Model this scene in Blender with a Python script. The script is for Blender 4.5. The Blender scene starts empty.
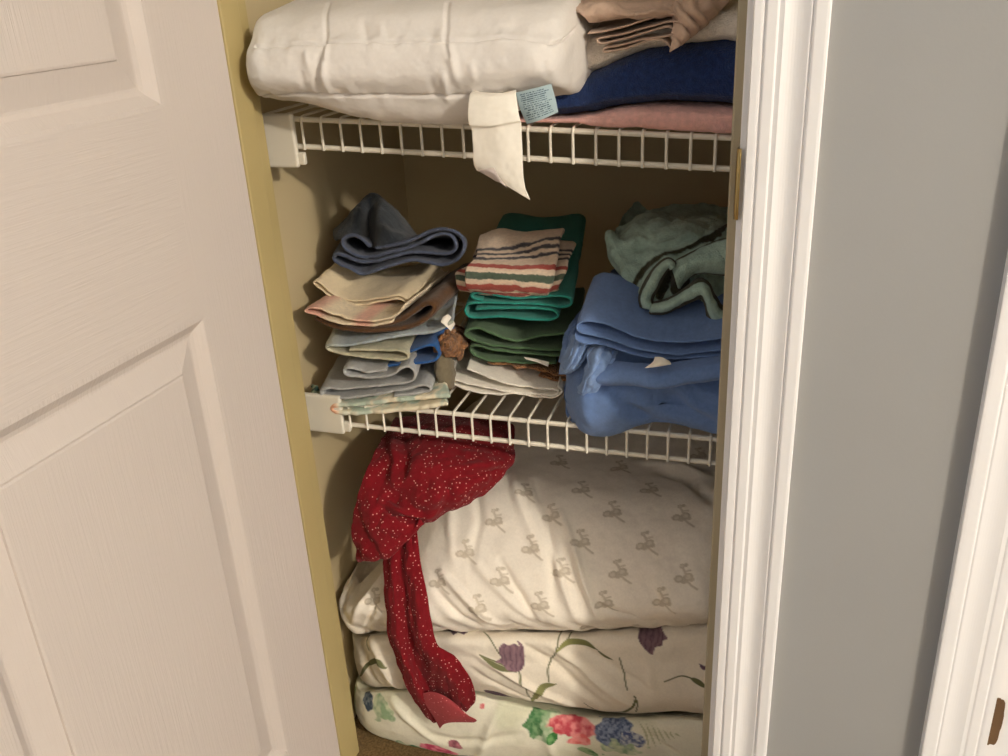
import bpy, math
import numpy as np
from mathutils import Matrix

# ------------------------------------------------------------------ basics
scn = bpy.context.scene
COL = scn.collection
CZ = 1.13                                   # camera height above the floor
CAM = np.array([0.610, -0.86, CZ])
F, PX, PY = 922.0, 504.0, 378.0

nad = np.array([114., 2074., F]); nad /= np.linalg.norm(nad)
_X = -2950.; _Y = -(_X*nad[0] + F*nad[2])/nad[1]
ex = -np.array([_X, _Y, F]); ex /= np.linalg.norm(ex)
ez = -nad; ey = np.cross(ez, ex)
R = np.array([ex, ey, ez])

def S(px, py, Y):
    """point of the place seen at a measured spot, at depth Y behind the wall face"""
    r = R @ np.array([px-PX, py-PY, F])
    return CAM + r*((Y-CAM[1])/r[1])

def proj(P):
    V = (np.asarray(P)-CAM) @ R
    return np.stack([PX+F*V[..., 0]/V[..., 2], PY+F*V[..., 1]/V[..., 2]], -1)

def zat(x, Y, py):
    """height of the spot at plan position x, Y that lies on measured row py"""
    k = (py-PY)/F
    d = np.array([x, Y, 0.])-CAM
    a = d @ R
    ezc = R[2]
    return (k*a[2]-a[1])/(ezc[1]-k*ezc[2])

def lin(c):
    c = np.asarray(c, float)/255.
    return np.where(c <= .04045, c/12.92, ((c+.055)/1.055)**2.4)

# ------------------------------------------------------------------ noise
def _h(i, j, k, s):
    n = (i*374761393 + j*668265263 + k*2147483647 + s*1274126177) & 0xffffffff
    n = ((n ^ (n >> 13))*1274126177) & 0xffffffff
    n = ((n ^ (n >> 16))*2246822519) & 0xffffffff
    return ((n ^ (n >> 15)) & 0xffff)/32767.5-1.

def noise(P, scale, seed=0):
    Q = np.asarray(P)*scale
    I = np.floor(Q).astype(np.int64); f = Q-I
    f = f*f*f*(f*(f*6-15)+10)
    out = 0
    for a in (0, 1):
        for b in (0, 1):
            for c in (0, 1):
                w = (f[..., 0] if a else 1-f[..., 0])*(f[..., 1] if b else 1-f[..., 1])*(f[..., 2] if c else 1-f[..., 2])
                out = out + w*_h(I[..., 0]+a, I[..., 1]+b, I[..., 2]+c, seed)
    return out

def fbm(P, scale, seed=0, octv=3):
    o = 0; a = 1.
    for k in range(octv):
        o = o+a*noise(P, scale*2**k, seed+17*k); a *= .5
    return o

# ------------------------------------------------------------------ splines
def cr(P, n, closed=False):
    """Catmull-Rom resample of control points (first axis) to n samples, uniform parameter"""
    P = np.asarray(P, float); m = len(P)
    if closed:
        t = np.linspace(0, m, n, endpoint=False)
        i = np.floor(t).astype(int); f = t-i
        ix = [(i+k) % m for k in (-1, 0, 1, 2)]
    else:
        t = np.linspace(0, m-1, n)
        i = np.minimum(np.floor(t).astype(int), m-2); f = t-i
        Q = np.concatenate([[2*P[0]-P[1]], P, [2*P[-1]-P[-2]]])
        P = Q; ix = [i+k for k in (0, 1, 2, 3)]
    f = f.reshape((-1,)+(1,)*(P.ndim-1))
    p0, p1, p2, p3 = [P[k] for k in ix]
    return .5*(2*p1+(p2-p0)*f+(2*p0-5*p1+4*p2-p3)*f*f+(3*p1-p0-3*p2+p3)*f**3)

def even(P, step):
    D = cr(P, len(P)*14)
    L = np.concatenate([[0], np.cumsum(np.linalg.norm(np.diff(D, axis=0), axis=1))])
    n = max(6, int(L[-1]/step))
    t = np.linspace(0, L[-1], n)
    return np.stack([np.interp(t, L, D[:, k]) for k in range(D.shape[1])], -1)

# ------------------------------------------------------------------ objects
def link(o, parent=None):
    COL.objects.link(o)
    if parent is not None:
        o.parent = parent
    return o

def tag(o, label, cat, group=None):
    o['label'] = label; o['category'] = cat
    if group: o['group'] = group
    return o

def struct(o):
    o['kind'] = 'structure'; return o

def thing(name, loc, label, cat, group=None):
    o = bpy.data.objects.new(name, None)
    o.location = loc; o.empty_display_size = .03
    link(o); return tag(o, label, cat, group)

def mesh(name, V, Fc, mat, parent=None, col=None, smooth=True):
    V = np.asarray(V, float)
    if parent is not None:
        V = V-np.array(parent.location if parent.parent is None else np.array(parent.location)+np.array(parent.parent.location))
    me = bpy.data.meshes.new(name)
    me.from_pydata(V.tolist(), [], [list(map(int, f)) for f in Fc])
    if smooth:
        me.polygons.foreach_set('use_smooth', [True]*len(me.polygons))
    if col is not None:
        a = me.color_attributes.new('print', 'FLOAT_COLOR', 'POINT')
        c = np.concatenate([np.asarray(col), np.ones((len(col), 1))], 1).astype(np.float32)
        a.data.foreach_set('color', c.ravel())
    me.materials.append(mat)
    me.update()
    o = bpy.data.objects.new(name, me)
    return link(o, parent)

def gridfaces(n, m, base=0, flip=False, closed=False):
    i = np.arange(n-1)[:, None]*m; jn = m if closed else m-1
    j = np.arange(jn)[None, :]; j2 = (j+1) % m
    a = i+j; b = i+j2; c = i+m+j2; d = i+m+j
    q = np.stack([a, b, c, d], -1).reshape(-1, 4)+base
    return q[:, ::-1] if flip else q

def normals(P):
    du = np.gradient(P, axis=0); dv = np.gradient(P, axis=1)
    N = np.cross(du, dv)
    return N/(np.linalg.norm(N, axis=-1, keepdims=True)+1e-12)

def shell_data(P, th, col=None, colback=None, flipback=False):
    n, m = P.shape[:2]
    N = normals(P)
    th = np.broadcast_to(np.asarray(th, float), (n, m))[..., None]
    T = (P+N*th/2).reshape(-1, 3); B = (P-N*th/2).reshape(-1, 3)
    idx = np.arange(n*m).reshape(n, m)
    loop = np.concatenate([idx[0, :], idx[1:, -1], idx[-1, -2::-1], idx[-2:0:-1, 0]])
    inn = idx.copy()
    inn[0, :] = idx[1, :]; inn[-1, :] = idx[-2, :]; inn[:, 0] = idx[:, 1]; inn[:, -1] = idx[:, -2]
    inn[0, 0] = idx[1, 1]; inn[0, -1] = idx[1, -2]; inn[-1, 0] = idx[-2, 1]; inn[-1, -1] = idx[-2, -2]
    Pf = P.reshape(-1, 3); o = Pf[loop]-Pf[inn.ravel()[loop]]
    o /= np.linalg.norm(o, axis=1, keepdims=True)+1e-12
    Mi = Pf[loop]+o*th.reshape(-1, 1)[loop]*.45
    k = n*m; q = len(loop)
    V = np.concatenate([T, B, Mi])
    Fs = [gridfaces(n, m), gridfaces(n, m, k, True)]
    l = np.arange(q); l2 = (l+1) % q
    Fs.append(np.stack([loop[l], 2*k+l, 2*k+l2, loop[l2]], -1))
    Fs.append(np.stack([2*k+l, k+loop[l], k+loop[l2], 2*k+l2], -1))
    C = None
    if col is not None:
        c = col.reshape(-1, 3); cb = c if colback is None else colback.reshape(-1, 3)
        C = np.concatenate([c, cb, c[loop]])
    return V, np.concatenate(Fs), C

def shell(name, P, th, mat, parent=None, col=None, colback=None):
    V, Fs, C = shell_data(P, th, col, colback)
    return mesh(name, V, Fs, mat, parent, C)

def surf(rows, nu, nv):
    """smooth surface through a grid of measured control points (px, py, Y)"""
    G = np.array([[S(*c) for c in r] for r in rows])
    A = cr(G, nu)
    return np.swapaxes(cr(np.swapaxes(A, 0, 1), nv), 0, 1)

def ribbon_pts(path, Y, depth, rise=0., dx=0., seed=1, amp=.0022, rag=.0022, step=.0016, nst=30, flat=0., yaw=0.):
    """folded cloth: the fold line seen at its front end, carried back through the depth of the pile"""
    A = even([S(px, py, Y) for px, py in path], step)
    t = np.linspace(0, 1, nst)**1.35
    P = np.repeat(A[:, None, :], nst, 1)
    zc = A[:, 2].mean(); xc = A[:, 0].min()
    P[..., 2] = zc+(P[..., 2]-zc)*(1-flat*t)+rise*t
    P[..., 0] += dx*t
    P[..., 1] += depth*t+(P[..., 0]-xc)*yaw
    n1 = np.stack([fbm(P, 22, seed+k) for k in (0, 50, 100)], -1)
    n2 = np.stack([fbm(P, 75, seed+k, 2) for k in (7, 57, 107)], -1)
    w = np.minimum(1, .35+t*3)[None, :, None]
    P = P+w*(n1*amp*1.6+n2*amp*.55)*np.array([.6, 0., 1.])
    P[..., 1] += rag*fbm(P*np.array([1, .2, 1]), 60, seed+9)*(1-t)
    return P, t

def ribbon(name, path, Y, depth, th, mat, parent=None, colfn=None, **kw):
    P, t = ribbon_pts(path, Y, depth, **kw)
    n, m = P.shape[:2]
    col = None
    if colfn is not None:
        s = np.linspace(0, 1, n)[:, None]*np.ones((1, m)); tt = np.ones((n, 1))*t[None, :]
        col = colfn(P, s, tt)
    T = np.broadcast_to(th*(1-.25*np.exp(-t*60))[None, :], (n, m))
    T = T*(1+.12*noise(P, 160, 5))
    return shell(name, P, T, mat, parent, col)

def resample_closed(P, n):
    D = cr(P, len(P)*20, True); D = np.concatenate([D, D[:1]])
    L = np.concatenate([[0], np.cumsum(np.linalg.norm(np.diff(D, axis=0), axis=1))])
    t = np.linspace(0, L[-1], n, endpoint=False)
    return np.stack([np.interp(t, L, D[:, k]) for k in range(D.shape[1])], -1)

class Loft:
    """a soft closed body: rounded cross-sections (Y, z) set out along x"""
    def __init__(self, stations, nx, ns, dense=None):
        xs = np.array([s[0] for s in stations])
        K = np.array([s[1] for s in stations])           # stations, points, 2
        Kx = cr(np.concatenate([xs[:, None, None]*np.ones(K.shape[:2]+(1,)), K], -1), nx)
        self.P = np.array([cr(k, ns, True) for k in Kx])
        self.nx, self.ns = nx, ns
        P = self.P
        d = np.linalg.norm(np.diff(P, axis=1), axis=-1)
        self.s = np.concatenate([np.zeros((nx, 1)), np.cumsum(d, 1)], 1)   # arc length round the section
    def normal(self):
        P = self.P
        du = np.gradient(P, axis=0)
        dv = np.roll(P, -1, 1)-np.roll(P, 1, 1)
        N = np.cross(du, dv)
        return N/(np.linalg.norm(N, axis=-1, keepdims=True)+1e-12)
    def push(self, d):
        self.P = self.P+self.normal()*d[..., None]
    def uv(self):
        return np.stack([self.P[..., 0], self.s], -1)
    def find(self, pts):
        """cloth coordinates (x, arc length) of spots measured on the front of the body"""
        q = proj(self.P); N = self.normal()
        front = ((self.P-CAM)*N).sum(-1) < 0
        half = np.zeros(front.shape, bool); half[:, :int(self.ns*.62)] = True
        U = np.stack([self.P0[..., 0], self.s], -1) if hasattr(self, 'P0') else self.uv()
        out = []
        for p in pts:
            d = ((q-np.array(p))**2).sum(-1)+np.where(half, 0, 1e6)+np.where(front, 0, 40)
            k = np.unravel_index(np.argmin(d), d.shape)
            out.append(U[k])
        return np.array(out)
    def build(self, name, mat, parent=None, col=None):
        nx, ns = self.nx, self.ns
        V = self.P.reshape(-1, 3)
        c0 = self.P[0].mean(0); c1 = self.P[-1].mean(0)
        V = np.concatenate([V, [c0, c1]])
        Fs = gridfaces(nx, ns, 0, True, True).tolist()
        a = nx*ns
        for j in range(ns):
            j2 = (j+1) % ns
            Fs.append([a, j, j2]); Fs.append([a+1, (nx-1)*ns+j2, (nx-1)*ns+j])
        C = None
        if col is not None:
            C = np.concatenate([col.reshape(-1, 3), col[0].mean(0)[None], col[-1].mean(0)[None]])
        return mesh(name, V, Fs, mat, parent, C)

def seg_dist(U, A):
    """distance of cloth points U[...,2] to polyline A, and the parameter along it"""
    best = np.full(U.shape[:-1], 1e9); par = np.zeros(U.shape[:-1])
    n = len(A)-1
    for i in range(n):
        a, b = A[i], A[i+1]; ab = b-a; l2 = (ab**2).sum()+1e-12
        t = np.clip(((U-a)*ab).sum(-1)/l2, 0, 1)
        d = np.linalg.norm(U-(a+t[..., None]*ab), axis=-1)
        m = d < best
        best = np.where(m, d, best); par = np.where(m, (i+t)/n, par)
    return best, par

def inside(U, A):
    x, y = U[..., 0], U[..., 1]; r = np.zeros(x.shape, bool); n = len(A)
    for i in range(n):
        x1, y1 = A[i]; x2, y2 = A[(i+1) % n]
        c = ((y1 > y) != (y2 > y)) & (x < (x2-x1)*(y-y1)/(y2-y1+1e-12)+x1)
        r ^= c
    return r

def mixc(col, c, w):
    w = np.clip(w, 0, 1)[..., None]
    return col*(1-w)+np.asarray(c)*w

# ------------------------------------------------------------------ materials
def newmat(name):
    m = bpy.data.materials.new(name); m.use_nodes = True
    nt = m.node_tree; b = nt.nodes['Principled BSDF']
    return m, nt, b

def N_(nt, t, **kw):
    n = nt.nodes.new(t)
    for k, v in kw.items():
        if k in n.inputs: n.inputs[k].default_value = v
        else: setattr(n, k, v)
    return n

def paint(name, rgb, rough=.55, bump=.0, scale=300., var=.03, spec=.4):
    m, nt, b = newmat(name)
    c = lin(rgb)
    tc = N_(nt, 'ShaderNodeTexCoord')
    n = N_(nt, 'ShaderNodeTexNoise', Scale=6., Detail=3.)
    nt.links.new(tc.outputs['Object'], n.inputs['Vector'])
    r = N_(nt, 'ShaderNodeValToRGB')
    r.color_ramp.elements[0].position = .3; r.color_ramp.elements[1].position = .7
    r.color_ramp.elements[0].color = (*(c*(1-var)), 1); r.color_ramp.elements[1].color = (*np.minimum(1, c*(1+var)), 1)
    nt.links.new(n.outputs['Fac'], r.inputs['Fac']); nt.links.new(r.outputs['Color'], b.inputs['Base Color'])
    b.inputs['Roughness'].default_value = rough
    b.inputs['Specular IOR Level'].default_value = spec
    if bump:
        n2 = N_(nt, 'ShaderNodeTexNoise', Scale=scale, Detail=2.)
        nt.links.new(tc.outputs['Object'], n2.inputs['Vector'])
        bp = N_(nt, 'ShaderNodeBump', Strength=bump, Distance=.001)
        nt.links.new(n2.outputs['Fac'], bp.inputs['Height']); nt.links.new(bp.outputs['Normal'], b.inputs['Normal'])
    return m

def cloth(name, rgb=None, bump=.6, scale=420., var=.12, dist=.002, dots=None, sheen=.15, weave=False):
    m, nt, b = newmat(name)
    tc = N_(nt, 'ShaderNodeTexCoord')
    n = N_(nt, 'ShaderNodeTexNoise', Scale=scale*.35, Detail=4.)
    nt.links.new(tc.outputs['Object'], n.inputs['Vector'])
    mr = N_(nt, 'ShaderNodeMapRange')
    mr.inputs['From Min'].default_value = .3; mr.inputs['From Max'].default_value = .7
    mr.inputs['To Min'].default_value = 1-var; mr.inputs['To Max'].default_value = 1+var
    nt.links.new(n.outputs['Fac'], mr.inputs['Value'])
    mx = N_(nt, 'ShaderNodeMix', data_type='RGBA', blend_type='MULTIPLY')
    mx.inputs[0].default_value = 1.
    if rgb is None:
        at = N_(nt, 'ShaderNodeAttribute', attribute_name='print')
        nt.links.new(at.outputs['Color'], mx.inputs[6])
    else:
        mx.inputs[6].default_value = (*lin(rgb), 1)
    nt.links.new(mr.outputs['Result'], mx.inputs[7])
    last = mx.outputs[2]
    if dots:
        sc, r0, dc = dots
        vo = N_(nt, 'ShaderNodeTexVoronoi', Scale=sc, feature='F1')
        nt.links.new(tc.outputs['Object'], vo.inputs['Vector'])
        cp = N_(nt, 'ShaderNodeMapRange')
        cp.inputs['From Min'].default_value = r0*.7; cp.inputs['From Max'].default_value = r0
        cp.inputs['To Min'].default_value = 1; cp.inputs['To Max'].default_value = 0
        nt.links.new(vo.outputs['Distance'], cp.inputs['Value'])
        m2 = N_(nt, 'ShaderNodeMix', data_type='RGBA')
        nt.links.new(cp.outputs['Result'], m2.inputs[0])
        nt.links.new(last, m2.inputs[6]); m2.inputs[7].default_value = (*lin(dc), 1)
        last = m2.outputs[2]
    nt.links.new(last, b.inputs['Base Color'])
    b.inputs['Roughness'].default_value = .95
    b.inputs['Specular IOR Level'].default_value = .12
    b.inputs['Sheen Weight'].default_value = sheen
    b.inputs['Sheen Roughness'].default_value = .6
    n2 = N_(nt, 'ShaderNodeTexNoise', Scale=scale, Detail=3.)
    nt.links.new(tc.outputs['Object'], n2.inputs['Vector'])
    bp = N_(nt, 'ShaderNodeBump', Strength=bump, Distance=dist)
    nt.links.new(n2.outputs['Fac'], bp.inputs['Height']); nt.links.new(bp.outputs['Normal'], b.inputs['Normal'])
    return m

# ------------------------------------------------------------------ camera
cam = bpy.data.objects.new('camera', bpy.data.cameras.new('camera'))
link(cam)
cam.data.sensor_width = 36.; cam.data.lens = F/1008*36.; cam.data.clip_start = .02
M = Matrix.Identity(4)
for i in range(3):
    M[i][0] = R[i, 0]; M[i][1] = -R[i, 1]; M[i][2] = -R[i, 2]; M[i][3] = CAM[i]
cam.matrix_world = M
scn.camera = cam

# ------------------------------------------------------------------ room
W = .549          # clear opening of the closet between the jambs
XL, XR, YB = -.04, W+.045, .572
JD = .104         # depth of the jambs / wall
M_wall = paint('grey wall paint', (156, 156, 155), .6, .12, 260., .015)
M_closet = paint('cream closet paint', (194, 178, 142), .7, .1, 200., .02)
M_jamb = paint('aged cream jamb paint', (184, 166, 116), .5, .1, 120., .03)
M_trim = paint('white gloss trim paint', (242, 240, 240), .35, .08, 90., .012)
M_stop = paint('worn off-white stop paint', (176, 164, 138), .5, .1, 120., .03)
M_ceil = paint('white ceiling paint', (225, 222, 215), .8, .1, 200., .02)
M_wire = paint('white vinyl wire coating', (232, 226, 212), .35, 0, 1, .02)
M_plastic = paint('white bracket plastic', (226, 220, 206), .4, 0, 1, .02)

def box_faces():
    return [(0, 3, 2, 1), (4, 5, 6, 7), (0, 1, 5, 4), (1, 2, 6, 5), (2, 3, 7, 6), (3, 0, 4, 7)]

def box(name, x0, x1, y0, y1, z0, z1, mat, parent=None, bev=0.):
    V = [(x0, y0, z0), (x1, y0, z0), (x1, y1, z0), (x0, y1, z0), (x0, y0, z1), (x1, y0, z1), (x1, y1, z1), (x0, y1, z1)]
    o = mesh(name, V, box_faces(), mat, parent, smooth=False)
    if bev:
        md = o.modifiers.new('bevel', 'BEVEL'); md.width = bev; md.segments = 3
    return o

def prism(name, prof, axis, a0, a1, mat, parent=None, smooth=False):
    """profile (list of 2-D points) carried along x, y or z"""
    n = len(prof); V = []
    for a in (a0, a1):
        for p, q in prof:
            V.append({'z': (p, q, a), 'x': (a, p, q), 'y': (p, a, q)}[axis])
    Fs = [[i, (i+1) % n, n+(i+1) % n, n+i] for i in range(n)]
    Fs += [list(range(n))[::-1], list(range(n, 2*n))]
    o = mesh(name, V, Fs, mat, parent, smooth=False)
    import bmesh
    bm = bmesh.new(); bm.from_mesh(o.data); bmesh.ops.recalc_face_normals(bm, faces=bm.faces); bm.to_mesh(o.data); bm.free()
    return o

H = 2.44
DX0, DX1 = .853, 1.56                        # neighbouring doorway
U = [(-1.3, 0), (-.02, 0), (-.02, 2.06), (W+.02, 2.06), (W+.02, 0), (DX0, 0), (DX0, 2.06), (DX1, 2.06), (DX1, 0), (4.8, 0), (4.8, H), (-1.3, H)]
struct(prism('wall_front', U, 'y', 0, JD, M_wall))

def carpet():
    m, nt, b = newmat('brown carpet')
    tc = N_(nt, 'ShaderNodeTexCoord')
    n = N_(nt, 'ShaderNodeTexNoise', Scale=260., Detail=5.)
    nt.links.new(tc.outputs['Object'], n.inputs['Vector'])
    r = N_(nt, 'ShaderNodeValToRGB')
    r.color_ramp.elements[0].position = .3; r.color_ramp.elements[1].position = .75
    r.color_ramp.elements[0].color = (*lin((92, 72, 42)), 1); r.color_ramp.elements[1].color = (*lin((150, 122, 78)), 1)
    nt.links.new(n.outputs['Fac'], r.inputs['Fac']); nt.links.new(r.outputs['Color'], b.inputs['Base Color'])
    b.inputs['Roughness'].default_value = 1
    bp = N_(nt, 'ShaderNodeBump', Strength=.8, Distance=.004)
    nt.links.new(n.outputs['Fac'], bp.inputs['Height']); nt.links.new(bp.outputs['Normal'], b.inputs['Normal'])
    return m
struct(box('floor', -1.3, 4.8, -2.6, 1.2, -.05, 0, carpet()))
struct(box('wall_left', XL-.05, XL, JD, YB+.05, 0, H, M_closet))
struct(box('wall_right', XR, XR+.05, JD, YB+.05, 0, H, M_closet))
struct(box('wall_back', XL, XR, YB, YB+.05, 0, H, M_closet))
struct(box('ceiling', -1.3, 4.8, -2.6, 1.2, H, H+.05, M_ceil))
struct(box('wall_opposite', -1.3, 4.8, -2.65, -2.6, 0, H, M_wall))

# jambs with their stops
def jamb(name, x0, x1, sx0, sx1):
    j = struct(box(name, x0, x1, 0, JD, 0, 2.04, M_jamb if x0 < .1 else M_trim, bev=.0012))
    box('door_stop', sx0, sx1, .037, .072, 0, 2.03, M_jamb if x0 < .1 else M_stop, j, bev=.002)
    return j
jamb('trim_1', -.02, 0, 0, .011)
jr = jamb('trim_2', W, W+.02, W-.011, W)
struct(box('trim_3', -.02, W+.02, 0, JD, 2.04, 2.06, M_trim))

# moulded casing beside the closet
def casing_profile(x0, s, rel=.8):
    """s=+1: thin edge at x0 growing outwards to the right; s=-1 mirrored"""
    pr = [(0, 0), (0, .0065), (.0012, .0080), (.0060, .0086), (.0078, .0084), (.0086, .0070), (.0096, .0070), (.0104, .0094), (.0112, .0100),
          (.0180, .0106), (.0190, .0100), (.0198, .0088), (.0206, .0090), (.0225, .0098)]
    for k in range(9):
        a = k/8.
        pr.append((.0235+.0185*a, .0104+.0016*a-.0040*math.sin(math.pi*a)))
    pr += [(.0428, .0124), (.0436, .0112), (.0444, .0112), (.0452, .0138), (.0465, .0148), (.0540, .0155), (.0560, .0150), (.0570, .0135), (.0570, 0)]
    k = 1.09
    return [(x0+s*p*k, -(q if i in (0, len(pr)-1) else .0155-(.0155-q)*(rel if p > .001 else 1.))) for i, (p, q) in enumerate(pr)]
struct(prism('trim_4', casing_profile(W+.0055, 1), 'z', 0, 2.10, M_trim))
struct(prism('trim_5', casing_profile(-.0055, -1), 'z', 0, 2.10, M_trim))
struct(prism('trim_6', casing_profile(DX0-.0135, -1, .3), 'z', 0, 2.10, M_trim))
M_bare = paint('bare brown wood', (104, 78, 52), .8, .6, 300., .25)
jd = struct(box('trim_7', DX0-.0205, DX0+.028, -.0010, JD, 0, 2.04, M_trim, bev=.0012))

# chipped strike mortise in the neighbouring jamb: bare wood set in a ragged hollow of the paint
def chip(name, x0, x1, z0, z1, y, mat, parent, seed):
    n = 40; V = []
    for k in range(n):
        a = 2*math.pi*k/n
        r = abs(math.cos(a))**6+abs(math.sin(a))**6
        r = r**(-1/6.)
        w = 1+(.14*_h(np.array(k//3), np.array(seed), np.array(1), 3) if math.cos(a) > -.3 else 0)
        V.append(((x0+x1)/2+(x1-x0)/2*r*math.cos(a)*w, y, (z0+z1)/2+(z1-z0)/2*r*math.sin(a)*(1+(w-1)*.4)))
    V += [(v[0], y-.0012, v[2]) for v in V]
    Fs = [list(range(n)), list(range(n, 2*n))[::-1]]+[[i, n+i, n+(i+1) % n, (i+1) % n] for i in range(n)]
    return mesh(name, V, Fs, mat, parent, smooth=False)
c_ = S(991, 722, 0.)
chip('strike_mortise', .8365, .8505, c_[2]-.030, c_[2]+.034, -.0012, M_bare, jd, 4)

# closet door, standing open
def door_mat():
    m, nt, b = newmat('white moulded door paint')
    tc = N_(nt, 'ShaderNodeTexCoord'); sp = N_(nt, 'ShaderNodeSeparateXYZ')
    nt.links.new(tc.outputs['Object'], sp.inputs[0])
    outs = []
    for sc in ((60., 380., 16.), (60., 14., 420.)):
        mp = N_(nt, 'ShaderNodeMapping'); mp.inputs['Scale'].default_value = sc
        nt.links.new(tc.outputs['Object'], mp.inputs['Vector'])
        n = N_(nt, 'ShaderNodeTexNoise', Scale=1., Detail=3., Distortion=.6)
        nt.links.new(mp.outputs['Vector'], n.inputs['Vector']); outs.append(n)
    # rails (between the panels, inside the stiles) carry horizontal grain
    a = N_(nt, 'ShaderNodeMath', operation='LESS_THAN'); a.inputs[1].default_value = -.112
    nt.links.new(sp.outputs['Y'], a.inputs[0])
    z1 = N_(nt, 'ShaderNodeMath', operation='GREATER_THAN'); z1.inputs[1].default_value = CZ-.308
    z2 = N_(nt, 'ShaderNodeMath', operation='LESS_THAN'); z2.inputs[1].default_value = CZ-.103
    nt.links.new(sp.outputs['Z'], z1.inputs[0]); nt.links.new(sp.outputs['Z'], z2.inputs[0])
    m1 = N_(nt, 'ShaderNodeMath', operation='MULTIPLY'); m2 = N_(nt, 'ShaderNodeMath', operation='MULTIPLY')
    nt.links.new(z1.outputs[0], m1.inputs[0]); nt.links.new(z2.outputs[0], m1.inputs[1])
    nt.links.new(m1.outputs[0], m2.inputs[0]); nt.links.new(a.outputs[0], m2.inputs[1])
    mx = N_(nt, 'ShaderNodeMix', data_type='FLOAT')
    nt.links.new(m2.outputs[0], mx.inputs[0]); nt.links.new(outs[0].outputs['Fac'], mx.inputs[2]); nt.links.new(outs[1].outputs['Fac'], mx.inputs[3])
    bp = N_(nt, 'ShaderNodeBump', Strength=.42, Distance=.0014)
    nt.links.new(mx.outputs[0], bp.inputs['Height']); nt.links.new(bp.outputs['Normal'], b.inputs['Normal'])
    b.inputs['Base Color'].default_value = (*lin((203, 192, 184)), 1)
    b.inputs['Roughness'].default_value = .5; b.inputs['Specular IOR Level'].default_value = .35
    return m
DT, DW, DH = .035, .548, 2.02
DOOR_A = math.radians(2.5)                   # the door stands a little past square
def door():
    V = []; Fs = []
    def quad(a, b, c, d):
        k = len(V); V.extend([a, b, c, d]); Fs.append([k, k+1, k+2, k+3])
    yl, yr = -DW+.108, -.108
    panels = [(.22, CZ-.3095), (CZ-.104, DH-.12)]
    prof = [(0, 0), (.004, -.0005), (.008, -.0035), (.014, -.0085), (.0185, -.0100), (.0210, -.0100), (.0470, -.0030), (.0476, -.0008), (.0500, 0.)]
    for sx, x in ((1, DT), (-1, 0.)):
        def q2(ps):
            ps = [(x+sx*p[0], p[1], p[2]) for p in ps]
            quad(*(ps if sx > 0 else ps[::-1]))
        zs = [0.01]+[z for p in panels for z in p]+[DH]
        # stiles
        q2([(0, -DW, .01), (0, yl, .01), (0, yl, DH), (0, -DW, DH)])
        q2([(0, yr, .01), (0, -.003, .01), (0, -.003, DH), (0, yr, DH)])
        for i in range(0, len(zs), 2):
            q2([(0, yl, zs[i]), (0, yr, zs[i]), (0, yr, zs[i+1]), (0, yl, zs[i+1])])
        for z0, z1 in panels:
            for (d0, h0), (d1, h1) in zip(prof, prof[1:]):
                A = [(h0, yl+d0, z0+d0), (h0, yr-d0, z0+d0), (h0, yr-d0, z1-d0), (h0, yl+d0, z1-d0)]
                B = [(h1, yl+d1, z0+d1), (h1, yr-d1, z0+d1), (h1, yr-d1, z1-d1), (h1, yl+d1, z1-d1)]
                for i in range(4):
                    j = (i+1) % 4
                    q2([A[i], A[j], B[j], B[i]])
            d, h = prof[-1]
            q2([(h, yl+d, z0+d), (h, yr-d, z0+d), (h, yr-d, z1-d), (h, yl+d, z1-d)])
    a, c = -DW, -.003
    quad((0, a, .01), (DT, a, .01), (DT, a, DH), (0, a, DH)); quad((DT, c, .01), (0, c, .01), (0, c, DH), (DT, c, DH))
    quad((0, a, DH), (DT, a, DH), (DT, c, DH), (0, c, DH)); quad((0, c, .01), (DT, c, .01), (DT, a, .01), (0, a, .01))
    ca, sa = math.cos(DOOR_A), math.sin(DOOR_A)
    V = [(DT+(v[0]-DT)*ca+v[1]*sa, v[1]*ca-(v[0]-DT)*sa, v[2]) for v in V]
    o = mesh('door_1', V, Fs, door_mat(), smooth=False)
    import bmesh
    bm = bmesh.new(); bm.from_mesh(o.data)
    bmesh.ops.remove_doubles(bm, verts=bm.verts, dist=1e-5)
    bm.to_mesh(o.data); bm.free()
    return struct(o)
dr = door()
M_brass = paint('brass', (170, 146, 96), .3, 0, 1, .05)
M_brass.node_tree.nodes['Principled BSDF'].inputs['Metallic'].default_value = .9

def tube(pts, r, n=8, cap=True):
    P = np.asarray(pts, float); T = np.gradient(P, axis=0); T /= np.linalg.norm(T, axis=1, keepdims=True)
    up = np.array([0, 0, 1.]) if abs(T[0][2]) < .9 else np.array([1., 0, 0])
    V = []; Nn = np.cross(T[0], up); Nn /= np.linalg.norm(Nn)
    for k in range(len(P)):
        Nn = Nn-T[k]*(Nn @ T[k]); Nn /= np.linalg.norm(Nn); B = np.cross(T[k], Nn)
        for a in range(n):
            t = 2*math.pi*a/n
            V.append(P[k]+r*(math.cos(t)*Nn+math.sin(t)*B))
    Fs = gridfaces(len(P), n, 0, False, True).tolist()
    Fs += [list(range(n)), list(range((len(P)-1)*n, len(P)*n))[::-1]]
    return V, Fs

for zc in (.30, 1.05, 1.80):
    V, Fs = tube([(-.004, -.006, zc-.04), (-.004, -.006, zc), (-.004, -.006, zc+.04)], .0045, 10)
    mesh('hinge', V, Fs, M_brass, dr)

# strike plate: flat plate on the jamb face with a curved lip round the front edge
zs0, zs1 = CZ-.222, CZ-.158
rows = []
for k, zz in enumerate(np.linspace(zs0, zs1, 15)):
    lip = .004*math.sin(math.pi*k/14)**.5
    rows.append([(W-.0012, .034, zz), (W-.0013, .012, zz), (W-.0013, .003, zz), (W-.0018, -.001-lip*.6, zz), (W-.0006, -.0030-lip, zz), (W+.0016, -.0036-lip*.8, zz)])
shell('strike_plate', np.array(rows), .0012, M_brass, jr)

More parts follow.
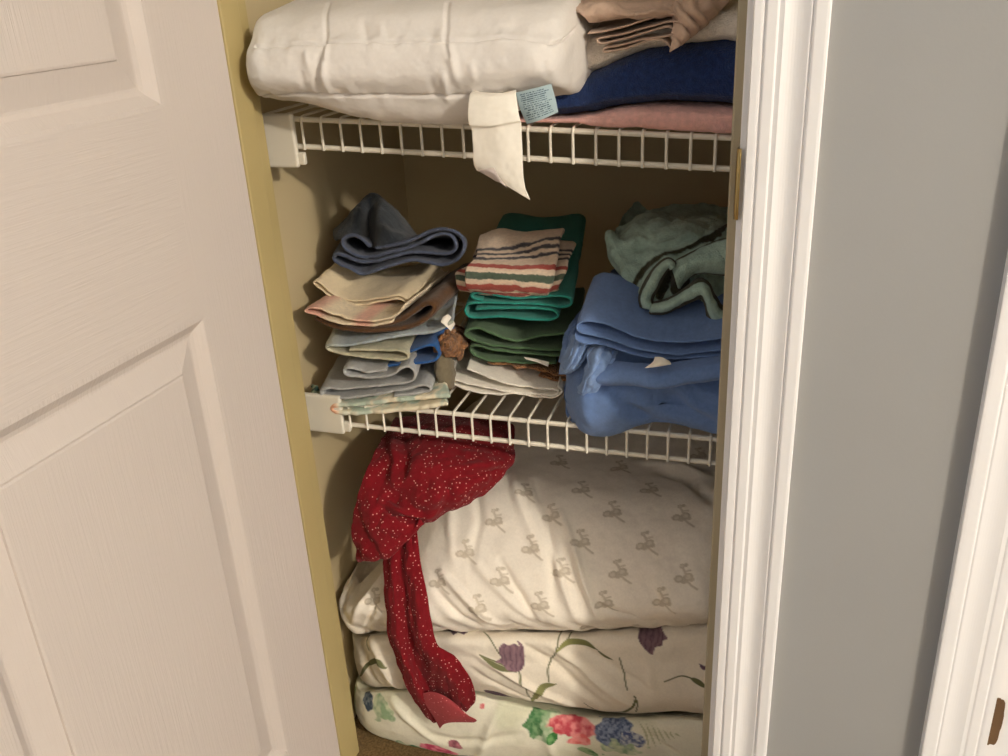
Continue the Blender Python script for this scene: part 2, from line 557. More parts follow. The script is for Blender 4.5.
# ------------------------------------------------------------------ wire shelves
def wire_shelf(label, zt, zb, xs, yf, brk):
    """zt, zb: heights of the upper and lower front rails as functions of x"""
    x0, x1 = XL+.012, XR-.012
    t = thing('wire_shelf', (XL, yf, zt(XL)), label, 'shelf', 'white wire closet shelves')
    def rail(name, y, dz, r, lo=False):
        f = zb if lo else zt
        V, Fs = tube([(x, y, f(x)+dz) for x in np.linspace(x0, x1, 12)], r, 10)
        mesh(name, V, Fs, M_wire, t)
    rail('front_rail', yf, 0, .0032); rail('lower_rail', yf, 0, .0032, True)
    for y in (yf+.127, yf+.262, YB-.02):
        rail('support_rail', y, -.0035, .0026)
    for x in xs:
        z1, z0 = zt(x)+.0036, zb(x)-.003
        pts = [(x, YB-.012, z1), (x, yf+.2, z1), (x, yf+.02, z1), (x, yf+.004, z1), (x, yf-.001, z1-.0006), (x, yf-.0035, z1-.003), (x, yf-.0038, z1-.008), (x, yf-.0038, (z0+z1)/2), (x, yf-.0038, z0)]
        V, Fs = tube(pts, .0017, 8)
        mesh('cross_wire', V, Fs, M_wire, t)
    bx, zt_, zb_ = brk
    # moulded end bracket on the side wall
    for name, xa, xb in (('shelf_bracket', XL, bx), ('shelf_bracket', XR-.03, XR)):
        o = box(name, xa, xb, yf-.012, yf-.004, zb_, zt_, M_plastic, t, bev=.003)
        tb = box('locking_tab', xb-.002 if xa < .1 else xa-.008, xb+.008 if xa < .1 else xa+.002, yf-.009, yf-.002, zb_+.003, zb_+.018, M_plastic, o, bev=.002)
    return t
# the first wire of each row was measured, the rest follow at one-inch pitch
xw = S(303.6, 140, .133)[0]; xw2 = S(349.4, 415, .133)[0]
top_t = lambda x: CZ-.1505-.041*x
top_b = lambda x: CZ-.1826-.041*x
low_t = lambda x: CZ-.525
low_b = lambda x: CZ-.557
shelf_hi = wire_shelf('upper white wire shelf holding a white pillow and bath towels', top_t, top_b, [xw+.0254*k for k in range(-2, 23)], .137, (S(296, 150, .125)[0], S(285, 114, .125)[2], S(285, 168, .125)[2]))
shelf_lo = wire_shelf('lower white wire shelf holding three stacks of folded cloths', low_t, low_b, [xw2+.0252*k for k in range(-2, 22)], .137, (S(342, 420, .125)[0], S(325, 396, .125)[2], S(325, 433, .125)[2]))

# ------------------------------------------------------------------ cloth colours
M_print = cloth('printed cotton', None, .25, 900., .04, .0006, sheen=.05)
M_terryprint = cloth('striped terry', None, .8, 620., .10, .002)
M_white_quilt = cloth('white quilted cotton', (226, 221, 216), .15, 700., .02, .0005, sheen=.05)
M_white_towel = cloth('white waffle towelling', (246, 240, 228), .8, 560., .05, .0018)
M_navy = cloth('navy terry', (32, 54, 104), .9, 520., .22, .003)
M_pink = cloth('pink terry', (232, 182, 176), .8, 520., .10, .002)
M_creamtowel = cloth('cream terry', (238, 228, 216), .8, 520., .07, .002)
M_tan = cloth('taupe cotton sheeting', (204, 176, 156), .3, 600., .06, .001)
M_slate = cloth('slate blue terry', (88, 100, 128), .8, 560., .12, .002)
M_charcoal = cloth('charcoal terry', (48, 54, 62), .8, 560., .15, .002)
M_cream = cloth('cream cotton', (226, 208, 176), .3, 600., .05, .001)
M_brown = cloth('brown cotton', (86, 58, 34), .5, 500., .12, .0015)
M_brownfuzz = cloth('tan brown fuzzy cloth', (158, 110, 70), 1., 330., .45, .006)
M_royal = cloth('royal blue cotton', (40, 88, 150), .4, 600., .1, .001)
M_lightblue = cloth('pale grey blue terry', (178, 179, 179), .7, 560., .07, .0018)
M_greyroll = cloth('grey green cloth', (118, 108, 88), .5, 560., .1, .0015)
M_white_paper = cloth('white label fabric', (244, 238, 226), .1, 500., .02, .0004, sheen=0)
M_green = cloth('dark green terry', (72, 104, 70), .8, 560., .14, .002)
M_teal = cloth('teal terry', (24, 132, 118), .8, 560., .14, .002)
M_blue = cloth('cornflower blue cotton', (104, 132, 182), .35, 700., .08, .001)
M_bluelight = cloth('cornflower blue hem', (126, 154, 200), .35, 700., .08, .001)
M_red = cloth('red dotted cotton', (118, 18, 27), .25, 800., .10, .0008, dots=(185., .2, (222, 160, 150)), sheen=.05)
M_redback = cloth('faded reverse of red cotton', (154, 62, 66), .25, 800., .08, .0008, dots=(165., .17, (214, 130, 126)), sheen=.05)

# ------------------------------------------------------------------ bedding on the closet floor
BACK = lambda x: .055*float(np.clip((x-.16)/.2, 0, 1))**1.3
def bed_station(x, pts, zoff=0.):
    """pts: (Y, row) for measured spots, (Y, ('z', h)) for spots behind, h above the floor"""
    out = []
    for Y, v in pts:
        out.append((Y, v[1] if isinstance(v, tuple) else zat(x, Y, v)))
    return (x, out)

def shrink(st, x, k, dz=0.):
    P = np.array(st[1]); c = P.mean(0)
    return (x, [tuple(p) for p in c+(P-c)*k+np.array([0, dz])])

NS = 560
def crease(L, pts, amp, w):
    A = L.find(pts); U = L.uv()
    d, par = seg_dist(U, A)
    e = np.sin(np.pi*np.clip(par*.92+.04, 0, 1))**.6
    return amp*np.exp(-(d/w)**2)*e

# --- lowest: rose and hydrangea print
zb2 = lambda x: float(np.interp(x, [-.03, 0., .02, .06, .10, .16, .21, .245, .30, .37, .43, .53, .58], [686, 687, 691, 687, 689, 690, 692, 700, 708, 713, 715, 715, 715]))
br3 = lambda x: float(np.interp(x, [-.04, 0., .03, .06, .09, .13, .2], [712, 724, 731, 740, 750, 768, 800]))
def st3(x, yo=0.):
    b = zb2(x)
    f = .108+.05*max(0, (.03-x)/.07)**1.6+BACK(x)
    r = br3(x)
    zl = max(.006, zat(x, f+.03, r))
    return bed_station(x, [(f+.06, ('z', zl)), (f+.014, ('z', zl+.008)), (f, ('z', .5*zl+.5*zat(x, f, b+6))), (f+.010, b+9), (f+.045, b-1), (.36, b-18), (.53, ('z', .146)), (.55, ('z', .08)), (.53, ('z', .008)), (.3, ('z', .006))])
s3 = [st3(x) for x in (.0, .05, .1, .18, .26, .34, .42, .5, .56)]
s3 = [shrink(s3[0], -.034, .55, -.0), shrink(s3[0], -.024, .82)]+s3+[shrink(s3[-1], .585, .6)]
B3 = Loft(s3, 420, NS)
B3.push(.003*fbm(B3.P, 9, 3)+.0012*fbm(B3.P, 34, 4))
c = np.zeros(B3.P.shape[:2])
for pts, a, w in [([(392, 700), (410, 720), (440, 745)], .004, .008), ([(500, 705), (490, 725), (480, 756)], .005, .009), ([(540, 712), (545, 735), (555, 756)], .004, .008), ([(430, 735), (460, 742), (520, 735)], -.004, .010), ([(640, 725), (660, 745), (680, 756)], -.003, .008)]:
    c += crease(B3, pts, a*1.45, w*.8)
B3.push(c)

# --- middle: tulip print
zt2 = lambda x: float(np.interp(x, [-.03, 0., .1, .2, .3, .4, .5, .58], [632, 630, 629, 629, 630, 628, 622, 620]))
def st2(x, yo=0.):
    b, t = zb2(x), zt2(x)
    f = .108+.10*max(0, (.03-x)/.07)**1.6+BACK(x)
    return bed_station(x, [(f+.05, b-4), (f+.014, b-5), (f, b-20), (f+.003, .45*b+.55*t), (f+.022, t+4), (.30, t-20), (.52, ('z', .272)), (.55, ('z', .22)), (.53, ('z', .160)), (.3, b-25)])
s2 = [st2(x) for x in (.0, .05, .1, .18, .26, .34, .42, .5, .56)]
s2 = [shrink(s2[0], -.034, .5), shrink(s2[0], -.022, .8)]+s2+[shrink(s2[-1], .585, .6)]
B2 = Loft(s2, 440, NS)
B2.push(.0028*fbm(B2.P, 10, 13)+.001*fbm(B2.P, 40, 14))
c = np.zeros(B2.P.shape[:2])
for pts, a, w in [([(372, 640), (385, 668), (405, 690)], .006, .008), ([(360, 640), (366, 665), (380, 685)], -.004, .008), ([(545, 640), (580, 665), (630, 705)], .005, .008), ([(520, 640), (560, 668), (605, 705)], -.005, .009), ([(478, 655), (520, 680), (580, 706)], .006, .007), ([(470, 668), (510, 692), (560, 706)], -.003, .007), ([(575, 640), (610, 665), (650, 690)], -.003, .008), ([(640, 640), (650, 670), (655, 705)], .002, .010)]:
    c += crease(B2, pts, a*1.45, w*.8)
B2.push(c)

# --- top: cream pillow printed with taupe sprigs
def st1(x):
    t = zt2(x)
    k = np.clip((x-.01)/.12, 0, 1)**.8              # the left end is lower and rounder
    e = np.clip((.575-x)/.06, 0, 1)
    top = [(.145, 560), (.215, 500), (.315, 456)]
    low = [(.135, 598), (.175, 583), (.25, 572)]
    bk = .8*BACK(x)
    f = .10+.05*max(0, (.02-x)/.05)**1.5+bk
    P = [(.155+bk, t-3), (f+.012, t-5), (f, t-20)]
    for (ya, ra), (yb, rb) in zip(low, top):
        P.append((ya+(yb-ya)*k+bk*.6, ra+(rb-ra)*k+(6*(x-.3)/.25 if k == 1 else 0)))
    zt = .36+.12*k
    P += [(.47, ('z', zt)), (.545, ('z', zt-.06)), (.545, ('z', .33)), (.5, ('z', .292)), (.3, t-33)]
    return bed_station(x, P)
s1 = [st1(x) for x in (.0, .03, .06, .1, .15, .22, .3, .38, .46, .53)]
s1 = [shrink(s1[0], -.036, .35, -.01), shrink(s1[0], -.024, .75, -.004)]+s1+[shrink(s1[-1], .58, .75), shrink(s1[-1], .59, .4)]
B1 = Loft(s1, 480, 640)
B1.push(.004*fbm(B1.P, 8, 23)+.0012*fbm(B1.P, 36, 24))
c = np.zeros(B1.P.shape[:2])
for pts, a, w in [
        ([(535, 480), (548, 520), (552, 560), (556, 600)], -.006, .008), ([(512, 470), (520, 505), (545, 560)], .004, .010),
        ([(560, 512), (575, 550), (585, 590), (600, 620)], .007, .007), ([(548, 540), (560, 580), (575, 615)], .005, .006),
        ([(566, 545), (580, 585), (592, 618)], -.006, .006), ([(470, 560), (500, 590), (540, 622)], .004, .007),
        ([(440, 570), (470, 603), (505, 624)], .006, .006), ([(435, 590), (455, 612), (480, 625)], -.005, .006),
        ([(500, 560), (520, 595), (545, 624)], -.005, .006), ([(590, 600), (620, 615), (660, 622)], -.003, .006),
        ([(455, 480), (450, 530), (455, 570)], .003, .009), ([(475, 470), (480, 520), (470, 570)], -.003, .008),
        ([(660, 470), (690, 480), (712, 500)], -.008, .010), ([(640, 462), (680, 468), (712, 478)], .006, .010),
        ([(385, 570), (365, 600), (352, 625)], .004, .007), ([(380, 590), (372, 612), (366, 628)], -.004, .005), ([(400, 580), (392, 610), (388, 628)], .003, .006)]:
    c += crease(B1, pts, a*1.45, w*.8)
W_ = B1.uv()
c += .0028*noise(np.stack([(W_[..., 0]+W_[..., 1]*.55)*60, (W_[..., 1]-W_[..., 0]*.5)*14, 0*c], -1), 1., 29)*np.clip(1.2-np.abs(W_[..., 1]-.06)/.10, 0, 1)
B1.push(c)

U1 = B1.uv()
col1 = np.ones(B1.P.shape)*lin((246, 238, 226))
TAUPE = lin((176, 162, 140))
sprigs = [(525, 492), (582, 489), (620, 467), (650, 489), (683, 516), (613, 512), (552, 516), (496, 520), (466, 552), (531, 548), (582, 541), (647, 544), (620, 572), (686, 577), (562, 571), (502, 580), (439, 582), (477, 608), (541, 605), (605, 603), (663, 601), (375, 600), (448, 490), (480, 470), (700, 455), (560, 462), (590, 626), (425, 625), (520, 632), (700, 625), (640, 635)]
mm = .00122
for k, p in enumerate(sprigs):
    q = B1.find([p])[0]
    D = (U1-q)/mm
    D = np.stack([D[..., 0], -D[..., 1]], -1)          # rows grow downwards as in print
    w = np.zeros(D.shape[:2])
    near = np.abs(D).max(-1) < 26
    if not near.any(): continue
    d_ = D[near]
    sg = 1
    rr = np.zeros(len(d_))
    for cx, cy, rad, hollow in [(-5, -12, 3.4, 1), (-1, -13, 3., 0), (-7, 2, 5.2, 1), (3, 0, 5.6, 1), (-1, 4, 4.2, 0), (7, 3, 3.2, 0)]:
        r = np.hypot(d_[:, 0]-cx, (d_[:, 1]-cy)*1.15)
        rr = np.maximum(rr, np.clip((rad-r)*1.2, 0, 1)*(.85 if not hollow else np.clip(.6+(r-rad*.45)*.4, .55, .95)))
    for A, ww in [(np.array([(-4, -10), (-1, -5), (1, 0)]), 1.3), (np.array([(2, 4), (7, 9), (14, 14)]), 1.2), (np.array([(0, -6), (5, -7)]), 1.)]:
        dd, _ = seg_dist(d_, A)
        rr = np.maximum(rr, np.clip(ww+.4-dd, 0, 1)*.8)
    w[near] = rr
    col1 = mixc(col1, TAUPE, w*.75)

# tulips
U2 = B2.uv()
col2 = np.ones(B2.P.shape)*lin((238, 229, 214))
PUR, PUR2, GRN, GRN2 = lin((108, 84, 98)), lin((146, 116, 126)), lin((110, 112, 78)), lin((146, 146, 92))
def leaf(L, U, col, pts, w0, c1, taper=True, c2=None):
    A = L.find(pts); A = cr(A, 24)
    d, par = seg_dist(U, A)
    ww = w0*np.sin(np.pi*np.clip(par, .03, .97))**.7 if taper else w0*np.ones_like(par)
    m = np.clip((ww-d)/.0009+.5, 0, 1)*(d < .03)
    cc = np.asarray(c1) if c2 is None else np.asarray(c1)*(1-par[..., None])+np.asarray(c2)*par[..., None]
    return col*(1-m[..., None])+cc*m[..., None]
def poly(L, U, col, pts, c, c2=None):
    A = cr(L.find(pts), 90, True); m = inside(U, A)
    d, _ = seg_dist(U, np.concatenate([A, A[:1]]))
    w = np.where(m, np.clip(d/.0008, .3, 1), 0)
    if c2 is not None:
        mid = A.mean(0); k = np.clip(np.abs(np.sin((U[..., 0]-mid[0])*420+noise(L.P, 160, 5)*1.4)), 0, 1)[..., None]
        cc = np.asarray(c)*(1-k)+np.asarray(c2)*k
        return np.where(m[..., None], col*(1-w[..., None])+cc*w[..., None], col)
    return mixc(col, c, w)
stem_d = .0011
for pts in [[(519, 671), (527, 690), (532, 706)], [(564, 630), (558, 645), (550, 663), (549, 682)], [(572, 632), (566, 641), (556, 652)], [(620, 658), (624, 675), (627, 690)], [(480, 655), (500, 664), (516, 672)], [(665, 682), (680, 676), (690, 678)], [(484, 632), (494, 645), (500, 655)], [(634, 696), (637, 703), (636, 712)], [(370, 635), (369, 650)]]:
    col2 = leaf(B2, U2, col2, pts, stem_d, GRN, False)
for pts, w_, c1, c2 in [([(556, 652), (570, 642), (585, 643), (597, 650)], .0050, GRN2, GRN), ([(597, 650), (604, 656), (612, 660)], .0026, GRN, GRN), ([(532, 702), (540, 690), (556, 684)], .0052, GRN2, GRN), ([(584, 703), (600, 711), (622, 712), (634, 706), (635, 697)], .0030, GRN, GRN), ([(690, 678), (698, 682), (706, 688)], .0050, GRN, GRN), ([(482, 657), (495, 666), (515, 672)], .0030, GRN, GRN), ([(360, 676), (366, 666), (376, 662), (386, 668)], .0050, GRN, GRN), ([(700, 664), (704, 668), (708, 666)], .003, PUR, PUR)]:
    col2 = leaf(B2, U2, col2, pts, w_, c1, True, c2)
col2 = poly(B2, U2, col2, [(498, 650), (503, 643), (509, 645), (514, 643), (519, 646), (517, 640), (523, 645), (525, 655), (523, 667), (517, 672), (508, 671), (502, 664), (495, 662), (500, 658)], PUR, PUR2)
col2 = poly(B2, U2, col2, [(642, 624), (652, 622), (662, 628), (668, 638), (664, 641), (661, 646), (656, 648), (653, 655), (645, 650), (638, 640), (638, 630)], PUR*.8, PUR2*.8)
col2 = poly(B2, U2, col2, [(447, 629), (470, 629), (465, 634), (458, 633), (452, 634)], PUR)
col2 = poly(B2, U2, col2, [(484, 690), (505, 694), (516, 702), (500, 701), (488, 696)], PUR*.8)

# roses and hydrangeas
U3 = B3.uv()
col3 = np.ones(B3.P.shape)*lin((236, 232, 214))
wash = np.clip(fbm(B3.P, 16, 31)*1.2+.1, 0, 1)
col3 = mixc(col3, lin((206, 208, 178)), wash*.6)
def bloom(px, py, rx, ry, c1, c2, seed, edge=.35, petals=85.):
    global col3
    q = B3.find([(px, py)])[0]
    D = (U3-q)/np.array([rx, ry])
    r = np.hypot(D[..., 0], D[..., 1])+edge*noise(B3.P, 75, seed)+.12*noise(B3.P, 190, seed+1)
    k = np.clip(.5+.9*noise(B3.P, petals, seed+2)+.4*noise(B3.P, petals*2.2, seed+4), 0, 1)[..., None]
    cc = np.asarray(c1)*(1-k)+np.asarray(c2)*k
    m = np.clip((1-r)/.12, 0, 1)[..., None]
    col3 = col3*(1-m)+cc*m
for a in [(545, 722, .022, .028), (380, 708, .020, .022), (352, 700, .012, .02), (620, 745, .03, .02), (400, 745, .018, .012)]:
    bloom(*a, lin((150, 176, 140)), lin((206, 214, 184)), int(a[0]), .5, 120.)
bloom(536, 724, .014, .024, lin((74, 122, 78)), lin((140, 174, 130)), 71, .45, 140.)
bloom(552, 738, .010, .012, lin((58, 120, 62)), lin((120, 170, 110)), 72, .5, 140.)
bloom(575, 726, .034, .022, lin((196, 76, 88)), lin((230, 146, 146)), 73, .35, 130.)
bloom(578, 740, .018, .012, lin((226, 110, 110)), lin((240, 160, 156)), 74, .4, 130.)
bloom(614, 728, .026, .026, lin((76, 90, 122)), lin((148, 160, 186)), 75, .4, 260.)
bloom(632, 740, .016, .016, lin((84, 96, 140)), lin((196, 200, 206)), 76, .6, 260.)
bloom(590, 752, .016, .010, lin((80, 130, 84)), lin((160, 186, 140)), 77, .6, 160.)
bloom(437, 750, .030, .014, lin((206, 66, 104)), lin((238, 140, 160)), 78, .35, 120.)
bloom(455, 745, .012, .008, lin((130, 76, 86)), lin((190, 120, 130)), 79, .4, 160.)
bloom(368, 703, .012, .016, lin((66, 82, 100)), lin((130, 140, 150)), 80, .5, 200.)
bloom(415, 748, .010, .012, lin((70, 130, 84)), lin((140, 176, 130)), 81, .5, 160.)
bloom(482, 706, .006, .006, lin((206, 96, 100)), lin((236, 190, 180)), 82, .5, 260.)
for k in range(7):
    a = [(640+6*k, 722+2*k), (646+5*k, 734), (650+5*k, 748-2*k)]
    col3 = leaf(B3, U3, col3, a, .0016, lin((190, 190, 156)))

for L, col, name, label, cat in (
        (B3, col3, 'folded_comforter', 'cream folded comforter printed with pink roses and blue hydrangeas, lowest on the floor', 'comforter'),
        (B2, col2, 'folded_comforter', 'cream folded comforter printed with purple tulips, in the middle of the bedding pile', 'comforter'),
        (B1, col1, 'bed_pillow', 'plump cream pillow printed with small taupe sprigs, topmost of the bedding under the lower shelf', 'pillow')):
    tag(L.build(name, M_print, None, col), label, cat)

# ------------------------------------------------------------------ red dotted garment
red = thing('red_garment', S(430, 500, .17), 'crumpled red dotted garment with a long hanging tie, under the lower shelf', 'clothing')
rows = [
    [(396, 418, .32), (420, 414, .32), (445, 413, .32), (470, 414, .32), (498, 419, .32), (512, 426, .32)],
    [(388, 430, .24), (410, 430, .215), (440, 431, .21), (470, 434, .215), (500, 440, .23), (515, 446, .25)],
    [(376, 452, .165), (398, 452, .16), (428, 452, .155), (458, 453, .16), (492, 454, .18), (514, 458, .215)],
    [(366, 475, .125), (388, 478, .128), (412, 474, .120), (446, 474, .128), (482, 474, .15), (506, 470, .195)],
    [(357, 500, .108), (376, 503, .098), (396, 498, .112), (428, 497, .105), (466, 491, .128), (494, 484, .175)],
    [(352, 525, .098), (368, 527, .086), (390, 518, .088), (416, 517, .105), (446, 507, .118), (474, 499, .155)],
    [(354, 548, .092), (370, 549, .082), (390, 543, .082), (410, 532, .094), (426, 521, .108), (448, 511, .14)],
    [(358, 560, .096), (372, 560, .088), (388, 555, .086), (404, 545, .092), (416, 533, .103), (424, 522, .118)],
    [(366, 556, .112), (378, 552, .108), (390, 546, .106), (402, 538, .108), (412, 530, .112), (418, 524, .122)]]
P = surf(rows, 130, 130)
PX_ = proj(P)
def crp(pts, amp, w):
    d, par = seg_dist(PX_, np.array(pts, float))
    return amp*np.exp(-(d/w)**2)*np.sin(np.pi*np.clip(par*.9+.05, 0, 1))**.5
dsp = crp([(380, 500), (398, 511), (424, 516)], .010, 3.2)-crp([(383, 507), (402, 519), (424, 522)], .010, 3.)+crp([(392, 440), (398, 462), (394, 480)], .008, 5)-crp([(402, 435), (406, 460), (402, 480)], .006, 5)
dsp += crp([(430, 470), (440, 490), (428, 515)], .006, 6)-crp([(442, 478), (450, 495), (440, 512)], .006, 5)+crp([(450, 470), (480, 466), (508, 462)], .006, 4)-crp([(446, 478), (480, 474), (505, 468)], .006, 4)
dsp += crp([(358, 520), (366, 540), (380, 556)], -.005, 4)+crp([(470, 440), (490, 450), (505, 456)], -.004, 5)
Nn = normals(P); sgn = np.sign((Nn[65, 65]*(CAM-P[65, 65])).sum())
P = P+Nn*sgn*(dsp+.0035*fbm(P, 30, 8)+.0012*fbm(P, 90, 9))[..., None]
shell('body', P, .0022, M_red, red)
rows = [
    [(385, 552, .112), (392, 548, .106), (400, 545, .110), (408, 536, .112), (416, 524, .118)],
    [(384, 572, .098), (392, 570, .090), (401, 568, .098), (410, 566, .092), (420, 562, .098)],
    [(386, 600, .090), (394, 598, .080), (404, 596, .092), (414, 594, .082), (426, 590, .088)],
    [(388, 628, .084), (396, 628, .074), (407, 627, .088), (418, 626, .076), (431, 622, .082)],
    [(393, 652, .084), (402, 653, .074), (413, 652, .090), (424, 648, .076), (438, 645, .082)],
    [(402, 676, .084), (411, 675, .074), (422, 672, .092), (438, 664, .072), (456, 658, .080)],
    [(412, 696, .086), (420, 694, .078), (432, 691, .094), (450, 682, .074), (471, 680, .082)],
    [(422, 712, .088), (431, 709, .082), (444, 704, .094), (458, 698, .078), (475, 700, .084)],
    [(434, 722, .090), (441, 719, .086), (450, 712, .090), (458, 706, .084), (466, 712, .088)]]
P = surf(rows, 150, 70)
Nn = normals(P); sgn = np.sign((Nn[60, 30]*(CAM-P[60, 30])).sum())
P = P+Nn*sgn*(.0022*fbm(P*np.array([1.6, 1, .5]), 60, 18))[..., None]
tie = shell('tie', P, .0018, M_red, red)
rows = [[(422, 694, .080), (432, 692, .078), (446, 697, .076), (458, 706, .078)],
        [(427, 706, .078), (438, 703, .074), (452, 706, .073), (466, 714, .076)],
        [(434, 717, .080), (446, 716, .074), (458, 716, .074), (476, 720, .078)],
        [(440, 728, .084), (444, 724, .078), (452, 722, .078), (474, 722, .080)]]
P = surf(rows, 30, 34)
o = shell('tie_end', P, .0016, M_redback, tie); o['label'] = 'faded pink reverse side of the folded tie end'

# ------------------------------------------------------------------ lower shelf, left stack
def two_tone(c1, c2, at, w=.05, third=None):
    c1, c2 = lin(c1), lin(c2)
    def f(P, s, t):
        k = np.clip((s-at)/w+.5, 0, 1)[..., None]
        c = c1*(1-k)+c2*k
        n = np.clip(fbm(P, 55, 77)*1.3, -1, 1)[..., None]
        if third is not None:
            c = c*(1-np.clip(n, 0, 1)*.7)+lin(third)*np.clip(n, 0, 1)*.7
        return c
    return f

def mint(P, s, t):
    c = np.ones(P.shape)*lin((212, 214, 198))
    n = fbm(P, 70, 44)
    c = mixc(c, lin((236, 226, 200)), np.clip(n*1.6+.2+(P[..., 0]-.06)*6, 0, 1))
    c = mixc(c, lin((170, 192, 176)), np.clip(-n*1.8-.1, 0, 1)*.7)
    return mixc(c, lin((232, 176, 146)), np.clip((.036-P[..., 0])/.008, 0, 1))
def pale_edge(rgb, k=1.25):  # front edge painted paler: hem line plus light caught by the terry
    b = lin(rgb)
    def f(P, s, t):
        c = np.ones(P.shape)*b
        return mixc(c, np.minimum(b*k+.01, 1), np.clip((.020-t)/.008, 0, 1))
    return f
o = ribbon('floral_cloth', [(449, 396), (425, 397.5), (400, 400), (370, 404), (345, 405.5), (335, 406), (332, 409), (336, 412.5), (350, 413.5), (375, 413), (400, 411), (425, 407.5), (447, 404)], .124, .055, .0062, M_print, colfn=mint, seed=3, amp=.0012, dx=-.03)
rows = [[(313, 384, .15), (316, 386, .145), (320, 392, .142)], [(312, 392, .14), (316, 394, .132), (321, 398, .130)], [(314, 401, .142), (318, 402, .134), (323, 404, .132)]]
P = surf(rows, 16, 16); P = P+(.003*fbm(P, 120, 6))[..., None]*np.array([1., .3, .5])
q_ = np.clip(.5+1.4*noise(P, 260, 12), 0, 1)
q2 = shell('loose_corner', P, .002, M_print, o, mixc(np.ones(P.shape)*lin((160, 170, 140)), lin((36, 62, 58)), q_)); q2['label'] = 'loose dark green printed corner at the wall'
tag(o, 'folded mint and cream floral cloth, lowest of the left stack on the lower shelf', 'cloth', None)

o = ribbon('washcloth', [(386, 370), (366, 372), (350, 368), (344, 371), (350, 376), (372, 378), (392, 374.5), (402, 368), (410, 367), (415, 372), (414, 379), (404, 383), (375, 386), (345, 389), (328, 388), (321, 391), (325, 397), (345, 398.5), (375, 394.5), (405, 389), (424, 385), (431, 388), (425, 392), (395, 396)], .128, .11, .0040, M_lightblue, seed=13, amp=.001, dx=-.03)
tag(o, 'pale grey-blue folded washcloth just above the floral cloth in the left stack', 'washcloth')

o = ribbon('washcloth', [(388, 366), (410, 364.5), (430, 362), (438, 357), (437, 349), (429, 345), (408, 353)], .140, .08, .004, M_royal, seed=23, amp=.0008, rise=.006, dx=-.01)
tag(o, 'royal blue folded cloth showing as a small wedge in the left stack', 'washcloth')

lb = ribbon('washcloth', [(452, 322), (440, 329), (425, 333), (400, 336), (370, 341.5), (345, 346), (330, 345), (326, 348.5), (338, 353), (365, 357), (395, 360), (408, 358), (403, 351.5), (372, 350), (350, 350)], .130, .10, .0040, M_terryprint, colfn=two_tone((172, 184, 192), (196, 190, 164), .45, .1, (176, 176, 150)), seed=33, amp=.001, rise=.004, dx=-.03)
tag(lb, 'light blue folded washcloth with floral lining, under the brown towel in the left stack', 'washcloth')
rows = [[(443, 317, .135), (449, 315, .14), (455, 324, .145)], [(441, 322, .125), (446, 326, .125), (451, 331, .13)]]
P = surf(rows, 8, 10)
o = shell('care_label', P, .0008, M_white_paper, lb); o['label'] = 'small white sewn care label'

o = ribbon('folded_towel', [(322, 319), (345, 325), (370, 326), (395, 322), (412, 313), (424, 305), (432, 304), (434, 310), (424, 320), (405, 328), (365, 331), (338, 328), (316, 319)], .136, .15, .0075, M_brown, seed=43, amp=.001, rise=.004)
tag(o, 'brown folded towel beneath the pink and cream cloth in the left stack', 'towel')

def pinkf(P, s, t):
    c = np.ones(P.shape)*lin((234, 216, 186))
    x = P[..., 0]
    k = np.clip(1-np.abs(x-.012)/.022, 0, 1)+np.clip(1-np.abs(x-.082)/.018, 0, 1)
    return mixc(c, lin((228, 168, 150)), np.clip(k*1.5, 0, 1)*.8)
o = ribbon('folded_towel', [(403, 307), (398, 314), (388, 318.5), (365, 321), (342, 317), (322, 309), (310, 308), (305, 311), (312, 314), (328, 319), (348, 324), (370, 325.5), (392, 322)], .131, .16, .0034, M_terryprint, colfn=pinkf, seed=53, amp=.0010, rise=-.004)
tag(o, 'pink and cream folded cloth sagging over the brown towel in the left stack', 'cloth')

o = ribbon('folded_towel', [(409, 300), (398, 295.5), (380, 298), (358, 301), (338, 297), (325, 287), (316, 281), (313, 284), (324, 291.5), (338, 301.5), (358, 305), (380, 302), (397, 299), (409, 304), (414, 307)], .178, .12, .0028, M_cream, seed=63, amp=.0010, rise=.008)
tag(o, 'plain cream folded cloth right under the slate blue towel', 'cloth')

gpath = [(370, 246), (362, 239), (352, 235), (344, 238), (343, 245), (350, 252), (362, 257), (375, 256.5), (388, 252.5), (405, 249), (420, 243), (432, 236.5), (445, 233.5), (454, 238), (456, 247), (450, 253), (435, 253.5), (412, 252.5), (395, 256), (375, 261.5), (360, 261.5), (348, 257), (338, 254), (333, 258), (337, 263.5), (350, 269), (362, 274.5), (378, 270), (395, 264.5), (412, 260.5), (428, 262.5), (442, 265), (455, 261), (463, 252), (464, 241), (456, 232), (445, 228.5), (430, 231.5), (415, 238.5), (400, 243.5), (376, 248)]
o = ribbon('folded_towel', gpath, .198, .12, .0050, M_terryprint, colfn=pale_edge((64, 73, 96)), seed=73, amp=.0006, step=.0013, rise=-.018, dx=-.045, flat=.8)
tag(o, 'slate blue towel rolled into loops on top of the cream cloth in the left stack', 'towel')

